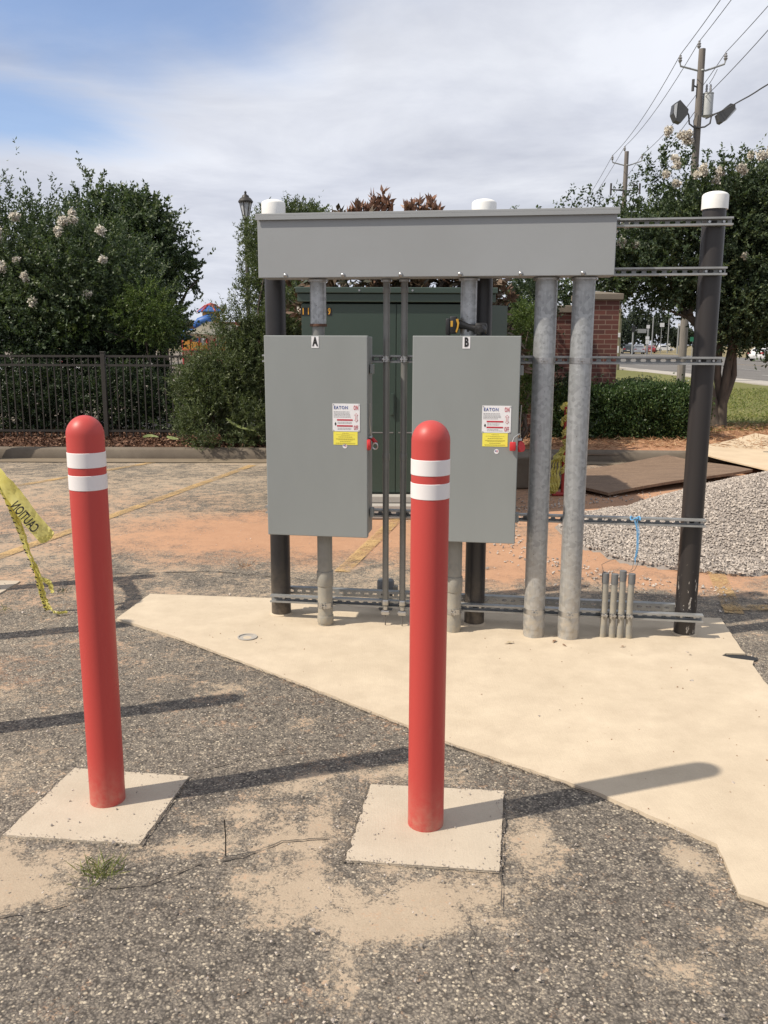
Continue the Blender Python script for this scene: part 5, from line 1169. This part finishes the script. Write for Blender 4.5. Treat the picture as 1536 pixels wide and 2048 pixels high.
# hedges
def hedge(label, x0, x1, y, h, dep, n, mat, z0=.13, leaf=.045):
    o = ((x0+x1)/2, y, z0); root = empty('hedge', label, 'hedge', o)
    P = RNG.uniform(-1, 1, (n, 3)); f = RNG.integers(0, 4, n); P[f == 0, 2] = 1; P[f == 1, 1] = -1; P[(f == 2), 0] = np.sign(P[f == 2, 0])
    ex = 1-.35*np.clip(np.abs(P[:, 0])-.82, 0, 1)*3*(P[:, 2] > 0)
    hh = h*(0.92+.16*(fbm(P[:, 0]*3+4, P[:, 1]*1.2+7, 4, 31)-.5)*2)
    Q = np.stack([P[:, 0]*(x1-x0)/2*(1+.05*(fbm(P[:, 2]*2+3, P[:, 1]*2+9, 3, 5)-.5)), P[:, 1]*dep/2+.16*(fbm(P[:, 0]*5+2, P[:, 2]*2+5, 4, 7)-.5)*2, (P[:, 2]*.5+.5)*hh*ex], 1)
    Q += RNG.normal(size=(n, 3))*.035; k = 9; D = unit(Q*np.array([.2, 1, .8])+np.array([0, 0, .4]))
    QQ = (Q[:, None]+RNG.normal(size=(n, k, 3))*.045).reshape(-1, 3); DD = (D[:, None]*.9+RNG.normal(size=(n, k, 3))*.7).reshape(-1, 3); QQ[:, 2] = np.maximum(QQ[:, 2], .02)
    r = np.repeat(RNG.random(n), k)*.5+RNG.random(n*k)*.5
    np_quads('foliage', leaves(QQ, DD, leaf, leaf*.55), mat, root, None, r)
    a = (x1-x0)/2; t = MB()
    for i in range(int((x1-x0)/.3)): x = -a+.2+i*.3; branch(t, (x, 0, -.05), (x+random.uniform(-.15, .15), random.uniform(-.2, .2), h*.85), .018, .006, 3)
    t.build('stems', bark, root); 
    c = MB(); c.box(-a*.9, a*.9, -dep*.30, dep*.30, .05, h*.72, .08); c.build('dark_core', lf_core, root)  # solid near-black box filling the middle of the hedge
lf_core = paint('dark_core_fill', (0.010, 0.014, 0.008), 0.95, c2=(0.018, 0.02, 0.012), scale=9)
hedge('clipped green hedge between the wide pipes and the right post', 2.75, 4.98, 14.0, .80, .85, 9000, lf_hedge)
hedge('low dark hedge directly behind the clipped hedge by the lawn', 3.9, 4.75, 15.6, .80, .5, 2600, lf_dark)

# right crape myrtle with visible trunks
def right_tree():
    o = (6.0, 15.9, .10); root = empty('crape_myrtle', 'crape myrtle with white blossom and several bare trunks at the right edge', 'tree', o)
    Y = 15.7
    c = lambda px, py, r, dy=0, yy=1.0, rz=None: at(px, py, Y+dy)+(r, yy, rz or r)
    B = [c(1370, 450, .80), c(1450, 420, .70), c(1530, 450, .85), c(1290, 450, .55), c(1250, 500, .75), c(1310, 520, .8), c(1400, 500, 1.0), c(1520, 560, 1.1), c(1600, 480, 1.1), c(1345, 345, .30, 0, .5), c(1480, 350, .30, 0, .5), c(1190, 405, .28, 0, .5, .2), c(1220, 425, .45, 0, .6, .4),
         c(1270, 560, .65, 0, .8, .4), c(1210, 540, .42, 0, .7, .45), c(1150, 560, .35, 0, .6, .4), c(1470, 590, .9), c(1540, 640, .8, 0, .9, .45), c(1620, 600, 1.1), c(1345, 570, .55, 0, .8, .3), c(1100, 590, .35, 0, .6, .35), c(1530, 365, .3, 0, .6), c(1060, 560, .3, 0, .5, .3), c(1495, 630, .55, 0, .7, .4)]
    V, r = crown(B, 9200, 22, .30, .066, .034, .35, .30, gap=.40, gs=1.7)
    add_leaf_obj('crown', (V, r), lf_crape, root, o)
    S = []; R_ = []
    for px, py in ((1340, 262), (1352, 270), (1325, 285), (1380, 275), (1410, 298), (1295, 300), (1300, 320), (1150, 372), (1165, 378), (1180, 370), (1200, 372), (1440, 300), (1450, 305), (1490, 290), (1500, 300), (1525, 290), (1535, 330), (1520, 310), (1330, 310), (1370, 300), (1030, 412), (1075, 415), (1150, 400), (1280, 330), (1310, 345)):
        tip = np.array(at(px, py, Y)); n = 80; t = RNG.random((n, 1)); b = tip+np.array([RNG.normal()*.15, 0, -.55]); P = b+(tip-b)*t+RNG.normal(size=(n, 3))*.06*(1.3-t); S.append(leaves(P, RNG.normal(size=(n, 3))+np.array([0, 0, .3]), .07, .036)); R_.append(RNG.random(n)*.8)
    np_quads('upright_shoots', np.concatenate(S)-np.array(o), lf_crape, root, None, np.concatenate(R_))
    t = MB(); random.seed(21); W_ = lambda px, py, dy=0: Vector(at(px, py, Y+dy))-Vector(o)
    b0 = W_(1437, 850)
    for a, b, r0, r1 in (((1432, 865), (1395, 650), .11, .07), ((1395, 650), (1345, 590), .07, .045), ((1345, 590), (1290, 560), .045, .02), ((1380, 630), (1390, 560), .05, .02), ((1440, 860), (1462, 700), .10, .065), ((1462, 700), (1500, 640), .06, .035), ((1500, 640), (1530, 540), .035, .02),
                         ((1462, 700), (1455, 560), .055, .03), ((1436, 862), (1440, 620), .09, .05), ((1440, 620), (1420, 480), .05, .02), ((1445, 860), (1478, 640), .07, .04), ((1478, 640), (1560, 520), .04, .02), ((1345, 590), (1330, 480), .03, .015), ((1385, 640), (1310, 610), .03, .015), ((1360, 605), (1300, 545), .03, .012)):
        branch(t, W_(*a, random.uniform(-.1, .1)), W_(*b, random.uniform(-.3, .3)), r0, r1, 4, .03, 10)
    t.tube([W_(1437, 895), W_(1437, 862)], [.20, .15], 12)
    t.build('trunk', bark, root, smooth=True)
    flowers(root, o, [at(x, y, Y-.75) for x, y in ((1382, 268), (1372, 276), (1362, 285), (1345, 270), (1385, 295), (1345, 325), (1362, 320), (1395, 345), (1412, 346), (1440, 355), (1445, 352), (1365, 365), (1520, 300), (1515, 310), (1490, 330), (1470, 335), (1338, 338), (1240, 462), (1248, 455), (1242, 485), (1275, 478), (1490, 525), (1375, 350), (1500, 318))], .075)
    return root
right_tree()

# distant trees
def far_tree(name, label, px, Y, half_w_px, top_py, bot_py, mat=lf_far, n=900, cat='tree', z0=0.0, extra=None):
    s = Y/F_PX; cx, _, ztop = at(px, top_py, Y); hw = half_w_px*s; zb = at(px, bot_py, Y)[2]; o = (cx, Y, z0); root = empty(name, label, cat, o)
    H = ztop-zb; B = [(cx, Y, zb+H*.5, hw*.8, hw*.7, H*.42), (cx-hw*.45, Y, zb+H*.38, hw*.55, hw*.5, H*.30), (cx+hw*.45, Y, zb+H*.42, hw*.5, hw*.5, H*.28), (cx+hw*.1, Y, zb+H*.75, hw*.5, hw*.5, H*.22)]
    V, r = crown(B, n, 10, hw*.10, max(.11, 4.2*s), max(.07, 3.0*s), .4, .4); add_leaf_obj('crown', (V, r), mat, root, o)
    t = MB(); branch(t, (0, 0, -.3), (0, 0, zb+H*.6-z0), max(.15, hw*.05), max(.08, hw*.02)); t.build('trunk', bark, root); return root
for a in (('dark rounded tree straight above the far cars', 1275, 175, 42, 612, 700), ('dark tree right next to the brick pier beyond the road', 1238, 150, 34, 640, 700), ('tall dark tree over the far intersection, right side', 1318, 190, 34, 625, 695),
          ('low pale-topped tree at the end of the road', 1365, 260, 36, 655, 694), ('low tree at the end of the road behind the right post', 1425, 260, 40, 650, 694), ('dark tree beyond the road above the white sedan, left one', 1470, 170, 40, 640, 700), ('dark tree beyond the road above the white sedan, right one', 1545, 165, 48, 630, 700),
          ('distant tree behind the playground, left one', 370, 95, 40, 640, 704), ('distant tree far behind the fence at the left', 200, 80, 90, 600, 706), ('distant tree far behind the left bollard', 60, 85, 100, 590, 708), ('distant tree behind the wax myrtle', 560, 110, 90, 655, 705), ('distant low tree behind the transformer', 760, 120, 140, 640, 700), ('distant low tree behind box B', 960, 120, 110, 640, 700), ('distant tree behind the brick wall', 1120, 120, 80, 640, 700)):
    far_tree('distant_tree', *a, n=700)

# ------------------------------------------------------------------ UTILITY POLES AND WIRES
def insulator(mb, p, h=.28, r=.08):
    x, y, z = p; mb.lathe([(.03, z), (r*.6, z+.02), (r, z+h*.3), (r*.55, z+h*.4), (r*.95, z+h*.6), (r*.5, z+h*.72), (r*.6, z+h*.95), (.01, z+h)], 12, (x, y))
P1 = (12.16, 36.0); P2 = (14.2, 54.0)
def pole(label, P, H, arms):
    root = empty('utility_pole', label, 'utility pole', (P[0], P[1], 0), 0, 'utility poles beside the road')
    MB().tube([(0, 0, -.3), (0, 0, 4), (-.02, 0, 9), (-.03, 0, H)], [.165, .155, .14, .125], 16).build('shaft', wood_pole, root, smooth=True)
    zt = H-.75
    m = MB(); m.tube([(-.85, 0, zt+.28), (-.82, 0, zt+.14), (-.14, 0, zt-.02), (0, -.16, zt-.03), (.14, 0, zt-.02), (.86, 0, zt+.22), (.89, 0, zt+.36)], .035, 8); m.build('cross_arm', metal_pole, root, smooth=True)
    for p in ((-.85, 0, zt+.26), (.89, 0, zt+.34), (-.16, 0, H+.02)):
        mm = MB(); insulator(mm, p); mm.build('insulator', porcelain, root, smooth=True)
    return root
UP1 = pole('tall wooden utility pole with floodlights and a can transformer', P1, 12.72, 1)
Hc = 10.95
m = MB(); m.lathe([(.17, 10.30), (.20, 10.33), (.20, 11.05), (.19, 11.10), (.205, 11.11), (.205, 11.15), (.05, 11.2)], 24, (.33, .02)); m.build('can_transformer', can_gray, UP1, smooth=True)
for dx in (.25, .40):
    m = MB(); m.lathe([(.03, 11.15), (.05, 11.2), (.035, 11.25), (.05, 11.3), (.035, 11.35), (.045, 11.4), (.02, 11.48)], 10, (dx, .02)); m.build('bushing', porcelain, UP1, smooth=True)
m = MB(); m.tube([(-.16, -.05, 11.35), (-.3, -.08, 11.4)], .03, 8); m.tube([(-.32, -.08, 11.2), (-.32, -.08, 11.62)], .055, 8); m.build('fuse_cutout', wire_m, UP1, smooth=True)
m = MB(); m.tube([(0, -.16, 9.86), (-.22, -.2, 9.86), (-.42, -.24, 9.98), (-.46, -.24, 10.28), (-.54, -.24, 10.42)], .032, 8); m.tube([(0, -.16, 9.86), (.2, -.2, 9.88), (.38, -.24, 10.0), (.42, -.24, 10.3), (.66, -.24, 10.38)], .032, 8); m.build('lamp_bracket', wire_m, UP1, smooth=True)
def flood(pts, label):
    f = MB().prism_xz(pts, -.42, -.06).build('floodlight', flood_gray, UP1); f['label'] = label; return f
f1 = flood([(-1.14, 10.30), (-1.02, 10.06), (-.80, 9.98), (-.56, 10.28), (-.54, 10.46), (-.88, 10.80), (-1.10, 10.66)], 'left grey floodlight head tilted down')
MB().prism_xz([(-1.10, 10.32), (-1.00, 10.12), (-.98, 10.70), (-1.09, 10.62)], -.435, -.423).build('lens', lamp_glass, f1)
f2 = flood([(.60, 10.30), (.70, 10.02), (.80, 9.98), (1.25, 10.50), (1.24, 10.64), (1.05, 10.68)], 'right dark floodlight head tilted down')
MB().prism_xz([(.90, 10.07), (.97, 10.09), (1.30, 10.46), (1.28, 10.54)], -.40, -.09).build('lens', lamp_glass, f2)
m = MB(); m.tube([(.05, -.15, 8.3), (-.2, -.2, 9.3), (-.15, -.2, 9.8)], .016, 6); m.tube([(-.12, -.15, 10.4), (-.25, -.2, 10.1), (-.2, -.2, 9.7), (-.1, -.18, 9.3)], .014, 6); m.tube([(.33, 0, 11.48), (.45, -.05, 11.7), (.60, 0, 12.0)], .012, 5); m.build('service_cable', wire_m, UP1, smooth=True)
UP2 = pole('smaller-looking wooden utility pole farther off behind the right tree', P2, 12.72, 1)
m = MB(); m.tube([(-.85, 0, 10.6), (0, -.15, 10.5), (.85, 0, 10.6)], .04, 8)
for x in (-.85, .5, .85): m.tube([(x, 0, 10.35), (x, 0, 10.95)], .06, 8)
m.build('cutout_arm', wire_m, UP2, smooth=True)
dirp = Vector((P2[0]-P1[0], P2[1]-P1[1], 0)); NS = 23.0/dirp.length
def span(label, off, za, zb, zc, sag=.35, r=.013, far=True, ndiv=14, zfar=None, P0off=(0, 0)):
    """one conductor: next pole toward the camera (out of view) > pole 1 > pole 2 > a pole beyond"""
    a = Vector((P1[0], P1[1], 0)); b = Vector((P2[0], P2[1], 0)); p0 = a-dirp*NS+Vector((P0off[0], P0off[1], 0)); p3 = b+dirp*1.8; pts = []
    seg = [(p0, za, a, zb), (a, zb, b, zc)]+([(b, zc, p3, zc-.3)] if far else [])
    for i, (u, zu, v, zv) in enumerate(seg):
        for k in range(ndiv+(1 if i == len(seg)-1 else 0)):
            t = k/ndiv; p = u.lerp(v, t)+Vector((off, 0, 0)); p.z = zu+(zv-zu)*t-4*sag*t*(1-t); pts.append(p)
    m = MB(); m.tube(pts, r, 5, False); return tag(m.build('power_line', wire_m), label, 'wire', 'overhead wires along the road')
span('leftmost overhead wire, on the left insulator of the near pole', -.85, 13.0, 12.53, 12.5)
span('overhead wire on the top insulator of the near pole', -.16, 13.5, 13.0, 13.0)
span('overhead wire on the right insulator of the near pole', .89, 13.0, 12.62, 12.55)
span('overhead neutral wire passing behind the can transformer', .2, 11.6, 11.0, 10.9)
def single(label, pts, r=.016, wav=0):
    P = []
    for a, b in zip(pts[:-1], pts[1:]):
        a = Vector(a); b = Vector(b)
        for k in range(24): t = k/24; q = a.lerp(b, t); q.z -= .9*t*(1-t); q.x += wav*math.sin(k*1.7); P.append(q)
    P.append(Vector(pts[-1])); m = MB(); m.tube(P, r, 5, False); return tag(m.build('power_line', wire_m), label, 'wire', 'overhead wires along the road')
single('twisted thick service cable rising to the upper right corner from the pole', [(P1[0]+.25, P1[1]-.1, 10.2), (11.75, 22, 9.6)], .024, .012)
single('low wire crossing the right edge through the treetop', [(9.7, 34, 7.2), (17.0, 30.5, 8.9)], .018)
# short wooden posts by the road
for px, Y, top, w, lb in ((1239, 53.0, 618, .17, 'weathered wooden post behind the brick pier'),):
    x, _, z = at(px, top, Y); r_ = empty('wooden_post', lb, 'post', (x, Y, 0)); MB().tube([(0, 0, -.2), (0, 0, z)], [w*1.1, w], 12).build('shaft', post_wood, r_, smooth=True); MB().box(-.08, .08, -w-.06, -w+.01, z*.55, z*.62, .01).build('marker_plate', sign_white, r_)

# ------------------------------------------------------------------ LANTERN
x, _, z = at(492, 434, 20.0); r_ = empty('lamp_post', 'black lantern street lamp rising left of the wireway', 'lamp', (x, 20.0, 0.05))
MB().lathe([(.11, 0), (.10, .5), (.05, .6), (.045, z-.15), (.035, z-.12)], 16).build('pole', dark_iron, r_, smooth=True)
h0 = z-.12
MB().lathe([(.03, h0-.03), (.07, h0+.02), (.065, h0+.05), (.03, h0+.06)], 12).build('collar', dark_iron, r_)
lt = MB(); 
for k in range(6):
    a = k*math.pi/3+.3; lt.tube([(.06*math.cos(a), .06*math.sin(a), h0+.04), (.135*math.cos(a), .135*math.sin(a), h0+.38)], .010, 5)
lt.build('cage', dark_iron, r_)
MB().lathe([(.052, h0+.05), (.122, h0+.375)], 6).build('glass', lamp_glass, r_)
MB().lathe([(.16, h0+.37), (.165, h0+.40), (.12, h0+.46), (.085, h0+.48), (.07, h0+.52), (.03, h0+.54), (.022, h0+.57), (.03, h0+.59), (.004, h0+.62)], 12).build('roof', dark_iron, r_, smooth=True)

# ------------------------------------------------------------------ CARS
def make_car(label, x, y, rz, paintm, kind='sedan', group='vehicles on the road'):
    root = empty('car', label, 'car', (x, y, 0.02), rz, group)
    L_, Wd = 4.6, 1.82; suv = kind == 'suv'; H = 1.68 if suv else 1.45; hl = .98 if suv else .88; W2 = Wd/2
    if suv: body = [(-2.3, .35), (-2.32, .7), (-2.28, 1.0), (-1.9, 1.05), (.95, 1.03), (1.9, .95), (2.25, .82), (2.3, .5), (2.25, .32), (-2.2, .28)]; gh = [(-2.15, 1.03), (-1.95, 1.5), (-1.7, H), (.1, H), (.45, H-.08), (1.05, 1.02)]
    else: body = [(-2.3, .40), (-2.32, .7), (-2.25, .95), (-1.5, .98), (.9, .92), (1.9, .78), (2.25, .65), (2.3, .45), (2.2, .26), (-2.2, .26)]; gh = [(-1.95, .96), (-1.2, 1.36), (-.7, H), (.1, H-.01), (.4, H-.1), (1.1, .91)]
    bm = bmesh.new()
    def ext(bm, poly, ins, z_taper):
        n = len(poly); secs = []
        for yy, sc_ in ((-1, .93), (-.86, 1), (.86, 1), (1, .93)):
            row = []
            for px, pz in poly:
                w = W2*(1-z_taper*max(0, (pz-.9))/.6); row.append(bm.verts.new((px*(sc_*.02+.98), yy*w, pz if sc_ == 1 else pz*.985+.01)))
            secs.append(row)
        for a, b in zip(secs[:-1], secs[1:]):
            for i in range(n): bm.faces.new((a[i], a[(i+1) % n], b[(i+1) % n], b[i]))
        bm.faces.new(secs[0][::-1]); bm.faces.new(secs[-1]); bmesh.ops.recalc_face_normals(bm, faces=bm.faces)
    def fin(bm, name, mt, parent):
        me = bpy.data.meshes.new(name); bm.to_mesh(me); bm.free(); me.materials.append(mt); o = bpy.data.objects.new(name, me); COL.objects.link(o); o.parent = parent; 
        me.polygons.foreach_set('use_smooth', [True]*len(me.polygons)); me.set_sharp_from_angle(angle=rad(35)); return o
    ext(bm, body, 0, 0); fin(bm, 'body', paintm, root)
    bm = bmesh.new(); ext(bm, gh, 0, .30); g = fin(bm, 'roof', paintm, root)
    c = ((gh[0][0]+gh[-1][0])/2, 0); 
    # windows: side glass, windscreen and rear glass laid just proud of the cabin
    for sg in (-1, 1):
        m = MB(); f = lambda px, pz: (px, sg*(W2*(1-.30*max(0, pz-.9)/.6)+.004), pz)
        pin = [(gh[0][0]+.35, gh[0][1]+.04), (gh[1][0]+.22, gh[1][1]-.06), (gh[2][0]+.1, H-.10), (gh[3][0]-.05, H-.10), (gh[-1][0]-.30, gh[-1][1]+.04)]
        vs = [f(*p) for p in pin]; m.add(vs, [tuple(range(5)) if sg > 0 else tuple(range(5))[::-1]]); m.build('side_window', glass_dark, root)
    for (a, b), nm, sgn in (((gh[0], gh[2]), 'rear_window', -1), ((gh[-1], gh[-2]), 'windscreen', 1)):
        p = lambda t: (a[0]+(b[0]-a[0])*t+sgn*.035, a[1]+(b[1]-a[1])*t+.05); q0, q1 = p(.12), p(.85); w0, w1 = W2*.86*(1-.30*max(0, q0[1]-.9)/.6), W2*.84*(1-.30*max(0, q1[1]-.9)/.6)
        MB().add([(q0[0], -w0, q0[1]), (q0[0], w0, q0[1]), (q1[0], w1, q1[1]), (q1[0], -w1, q1[1])], [(0, 1, 2, 3)]).build(nm, glass_dark, root)
    for wx in (-1.4, 1.42):
        for sg in (-1, 1):
            w = MB(); w.tube([(wx, sg*(W2-.20), .33), (wx, sg*(W2+.01), .33)], .33, 20); o = w.build('wheel', tyre_m, root, smooth=True); MB().tube([(wx, sg*(W2+.005), .33), (wx, sg*(W2+.018), .33)], .20, 14).build('rim', rim_m, o)
    for sg in (-1, 1):
        MB().box(-2.335, -2.26, sg*W2*.72-.17, sg*W2*.72+.17, .74, .88, .01).build('tail_light', ink_red, root); MB().box(2.20, 2.29, sg*W2*.7-.18, sg*W2*.7+.18, .58, .70, .01).build('headlight', sign_white, root)
    MB().box(-2.345, -2.30, -.26, .26, .52, .64, .003).build('number_plate', sign_white, root)
    return root
def gx(px, Y): return at(px, 700, Y)[0]
make_car('white sedan driving on the road at the right edge, rear towards us', gx(1536, 88), 88, rad(38), car_white)
make_car('dark suv waiting at the far intersection, left of the row', gx(1254, 158), 158, rad(80), car_dark, 'suv')
make_car('white suv waiting at the far intersection beside the dark one', gx(1276, 152), 152, rad(80), car_white, 'suv')
make_car('red car waiting at the far intersection', gx(1300, 165), 165, rad(75), car_red)
make_car('white sedan crossing the far intersection sideways', gx(1328, 215), 215, rad(8), car_white)
make_car('white suv parked behind the fence at the left edge', -10.4, 21.0, rad(4), car_white, 'suv', 'cars parked behind the fence')
make_car('white car parked beyond the hedge, seen through the fence top', -11.5, 36.0, rad(85), car_white, 'sedan', 'cars parked behind the fence')

# ------------------------------------------------------------------ FAR SIGNS, SIGNALS AND POLES
def sign(name, label, cat, px, Y, top, plates, pole_w=.06, mat=metal_pole, arm=None):
    x, _, z = at(px, top, Y); root = empty(name, label, cat, (x, Y, 0)); s = Y/F_PX
    MB().tube([(0, 0, -.1), (0, 0, z)], [pole_w*1.2, pole_w], 10).build('pole', mat, root, smooth=True)
    if arm:
        ax, _, az = at(arm[0], arm[1], Y); MB().tube([(0, 0, az), (ax-x, 0, az+.1)], [.08, .05], 8).build('mast_arm', mat, root)
    for nm, (a, b, c, d), mt in plates:
        x0, _, z1 = at(a, b, Y); x1, _, z0 = at(c, d, Y); MB().box(x0-x, x1-x, -.16, -.10, z0, z1, .01).build(nm, mt, root)
    return root
sign('traffic_signal', 'slim signal pole with a dark head left in the far intersection', 'traffic light', 1267, 140, 652, [('signal_head', (1264, 652, 1270, 664), black_m)], .12)
sign('overhead_sign', 'far signal mast with white lane sign and overhead board', 'traffic sign', 1297, 150, 650, [('lane_sign', (1293, 650, 1299, 657), sign_white), ('overhead_board', (1275, 658, 1292, 666), metal_pole)], .16, arm=(1272, 661))
sign('route_sign', 'stack of small white route shields on a post at the far intersection', 'traffic sign', 1294, 130, 673, [('route_shield', (1291, 673, 1298, 679), sign_white), ('route_shield', (1291, 680, 1294, 688), sign_white), ('route_shield', (1295, 680, 1298, 688), sign_white)], .05)
sign('steel_pole', 'tall slim grey pole between the far trees', 'pole', 1307, 140, 634, [('base_box', (1304, 686, 1310, 690), metal_pole)], .09)
sign('street_sign', 'white square sign hanging by the far tall tree', 'traffic sign', 1324, 150, 646, [('sign_face', (1320, 646, 1328, 654), sign_white)], .05)
sign('steel_pole', 'tall thin pole right of the white square sign', 'pole', 1339, 160, 630, [('small_plate', (1336, 687, 1340, 691), sign_white)], .09)
sign('steel_pole', 'pale pole left of the utility pole foot, far off', 'pole', 1358, 150, 646, [('small_box', (1355, 648, 1361, 652), sign_white)], .12)
sign('street_sign', 'green road sign just left of the right black post', 'traffic sign', 1386, 90, 674, [('sign_face', (1380, 674, 1391, 683), sign_green)], .04)
# 
sign('marker_post', 'white and black striped marker beside the brick pier', 'marker', 1234, 48, 692, [('sleeve', (1232, 692, 1236, 706), sign_white)], .03)

# ------------------------------------------------------------------ PLAYGROUND AND BUILDING BEHIND
def playground():
    Y = 60.0; s = Y/F_PX; cx = at(424, 690, Y)[0]; z = lambda py: at(424, py, Y)[2]; root = empty('playground_tower', 'orange and blue play tower with a hexagonal blue roof', 'play structure', (cx, Y, 0))
    X = lambda px: (px-424)*s
    m = MB(); n = 6; R1 = 26*s; R2 = 9*s; 
    m.lathe([(R1, z(624)), (R1*.98, z(622)), (R2, z(611)), (R2*.9, z(610))], 6); m.build('roof', play_blue, root)
    m = MB()
    for k in range(6):
        a = k*math.pi/3; m.tube([(R1*math.cos(a)*1.01, R1*math.sin(a)*1.01, z(624)), (R2*math.cos(a)*1.05, R2*math.sin(a)*1.05, z(610.5))], .07, 6)
    m.lathe([(R2*1.1, z(611)), (R2*.9, z(608)), (R2*.2, z(606))], 6); m.build('roof_rib', play_red, root)
    MB().lathe([(16*s, z(650)), (17*s, z(625))], 6).build('tower_wall', play_orange, root)
    m = MB(); m.tube([(X(395), -.4, z(652)), (X(405), -.6, z(646)), (X(420), -.6, z(640)), (X(430), -.2, z(632))], [.22, .34, .34, .3], 12); m.build('slide_tube', play_blue, root, smooth=True)
    m = MB(); m.tube([(X(371), -1.2, z(673)), (X(382), -1.2, z(668)), (X(396), -.9, z(666))], [.3, .32, .25], 12); m.build('slide_tube', play_blue, root, smooth=True)
    for x0, x1, y0, y1 in ((370, 384, 680, 700), (386, 400, 684, 700), (403, 418, 686, 702), (440, 470, 682, 700)): MB().box(X(x0), X(x1), -.5, -.35, z(y1), z(y0), .02).build('side_panel', play_orange, root)
    for px in (369, 385, 401, 416, 431, 446, 462, 478):
        MB().tube([(X(px), -.3, 0), (X(px), -.3, z(668 if px < 440 else 672))], .07, 8).build('leg', play_red, root)
    MB().box(X(368), X(480), -.6, 1.4, z(701), z(699)).build('deck', play_red, root)
    MB().box(X(408), X(413), -.7, -.6, z(690), z(677)).build('window_panel', sign_white, root)
    MB().box(X(395), X(402), -.72, -.62, z(683), z(676)).build('window_panel', play_blue, root)
    m = MB(); g = []; N_ = 8
    for i in range(N_+1):
        for j in range(N_+1):
            u, v = i/N_, j/N_; A = Vector((X(366), -2.6, z(665))); B_ = Vector((X(425), -1.6, z(644))); C_ = Vector((X(470), 1.5, z(650))); D_ = Vector((X(440), -3.2, z(670)))
            p = (A*(1-u)+B_*u)*(1-v)+(D_*(1-u)+C_*u)*v; p.z -= .5*math.sin(math.pi*u)*math.sin(math.pi*v)*.6+.25*math.sin(math.pi*u); g.append(p)
    m.add(g+[p-Vector((0, 0, .03)) for p in g], [(i*(N_+1)+j, (i+1)*(N_+1)+j, (i+1)*(N_+1)+j+1, i*(N_+1)+j+1) for i in range(N_) for j in range(N_)]+[((N_+1)**2+i*(N_+1)+j, (N_+1)**2+i*(N_+1)+j+1, (N_+1)**2+(i+1)*(N_+1)+j+1, (N_+1)**2+(i+1)*(N_+1)+j) for i in range(N_) for j in range(N_)])
    m.build('shade_sail', sail_m, root, smooth=True)
    Yb = 70; x0 = at(366, 690, Yb)[0]; x1 = at(520, 690, Yb)[0]; zt = at(400, 652, Yb)[2]; b = empty('restaurant_building', 'low brown building with a red roof edge behind the play tower', 'building', ((x0+x1)/2, Yb, 0)); w = (x1-x0)/2
    MB().box(-w, w, 0, 8, 0, zt).build('wall', wall_brown, b); MB().box(-w-.2, w+.2, -.2, 8.2, zt+.003, zt+.32, .03).build('roof', roof_red, b)
    for i in range(3): MB().box(-w+.8+i*1.9, -w+2.0+i*1.9, -.03, -.003, .9, 2.0).build('window', glass_dark, b)
playground()
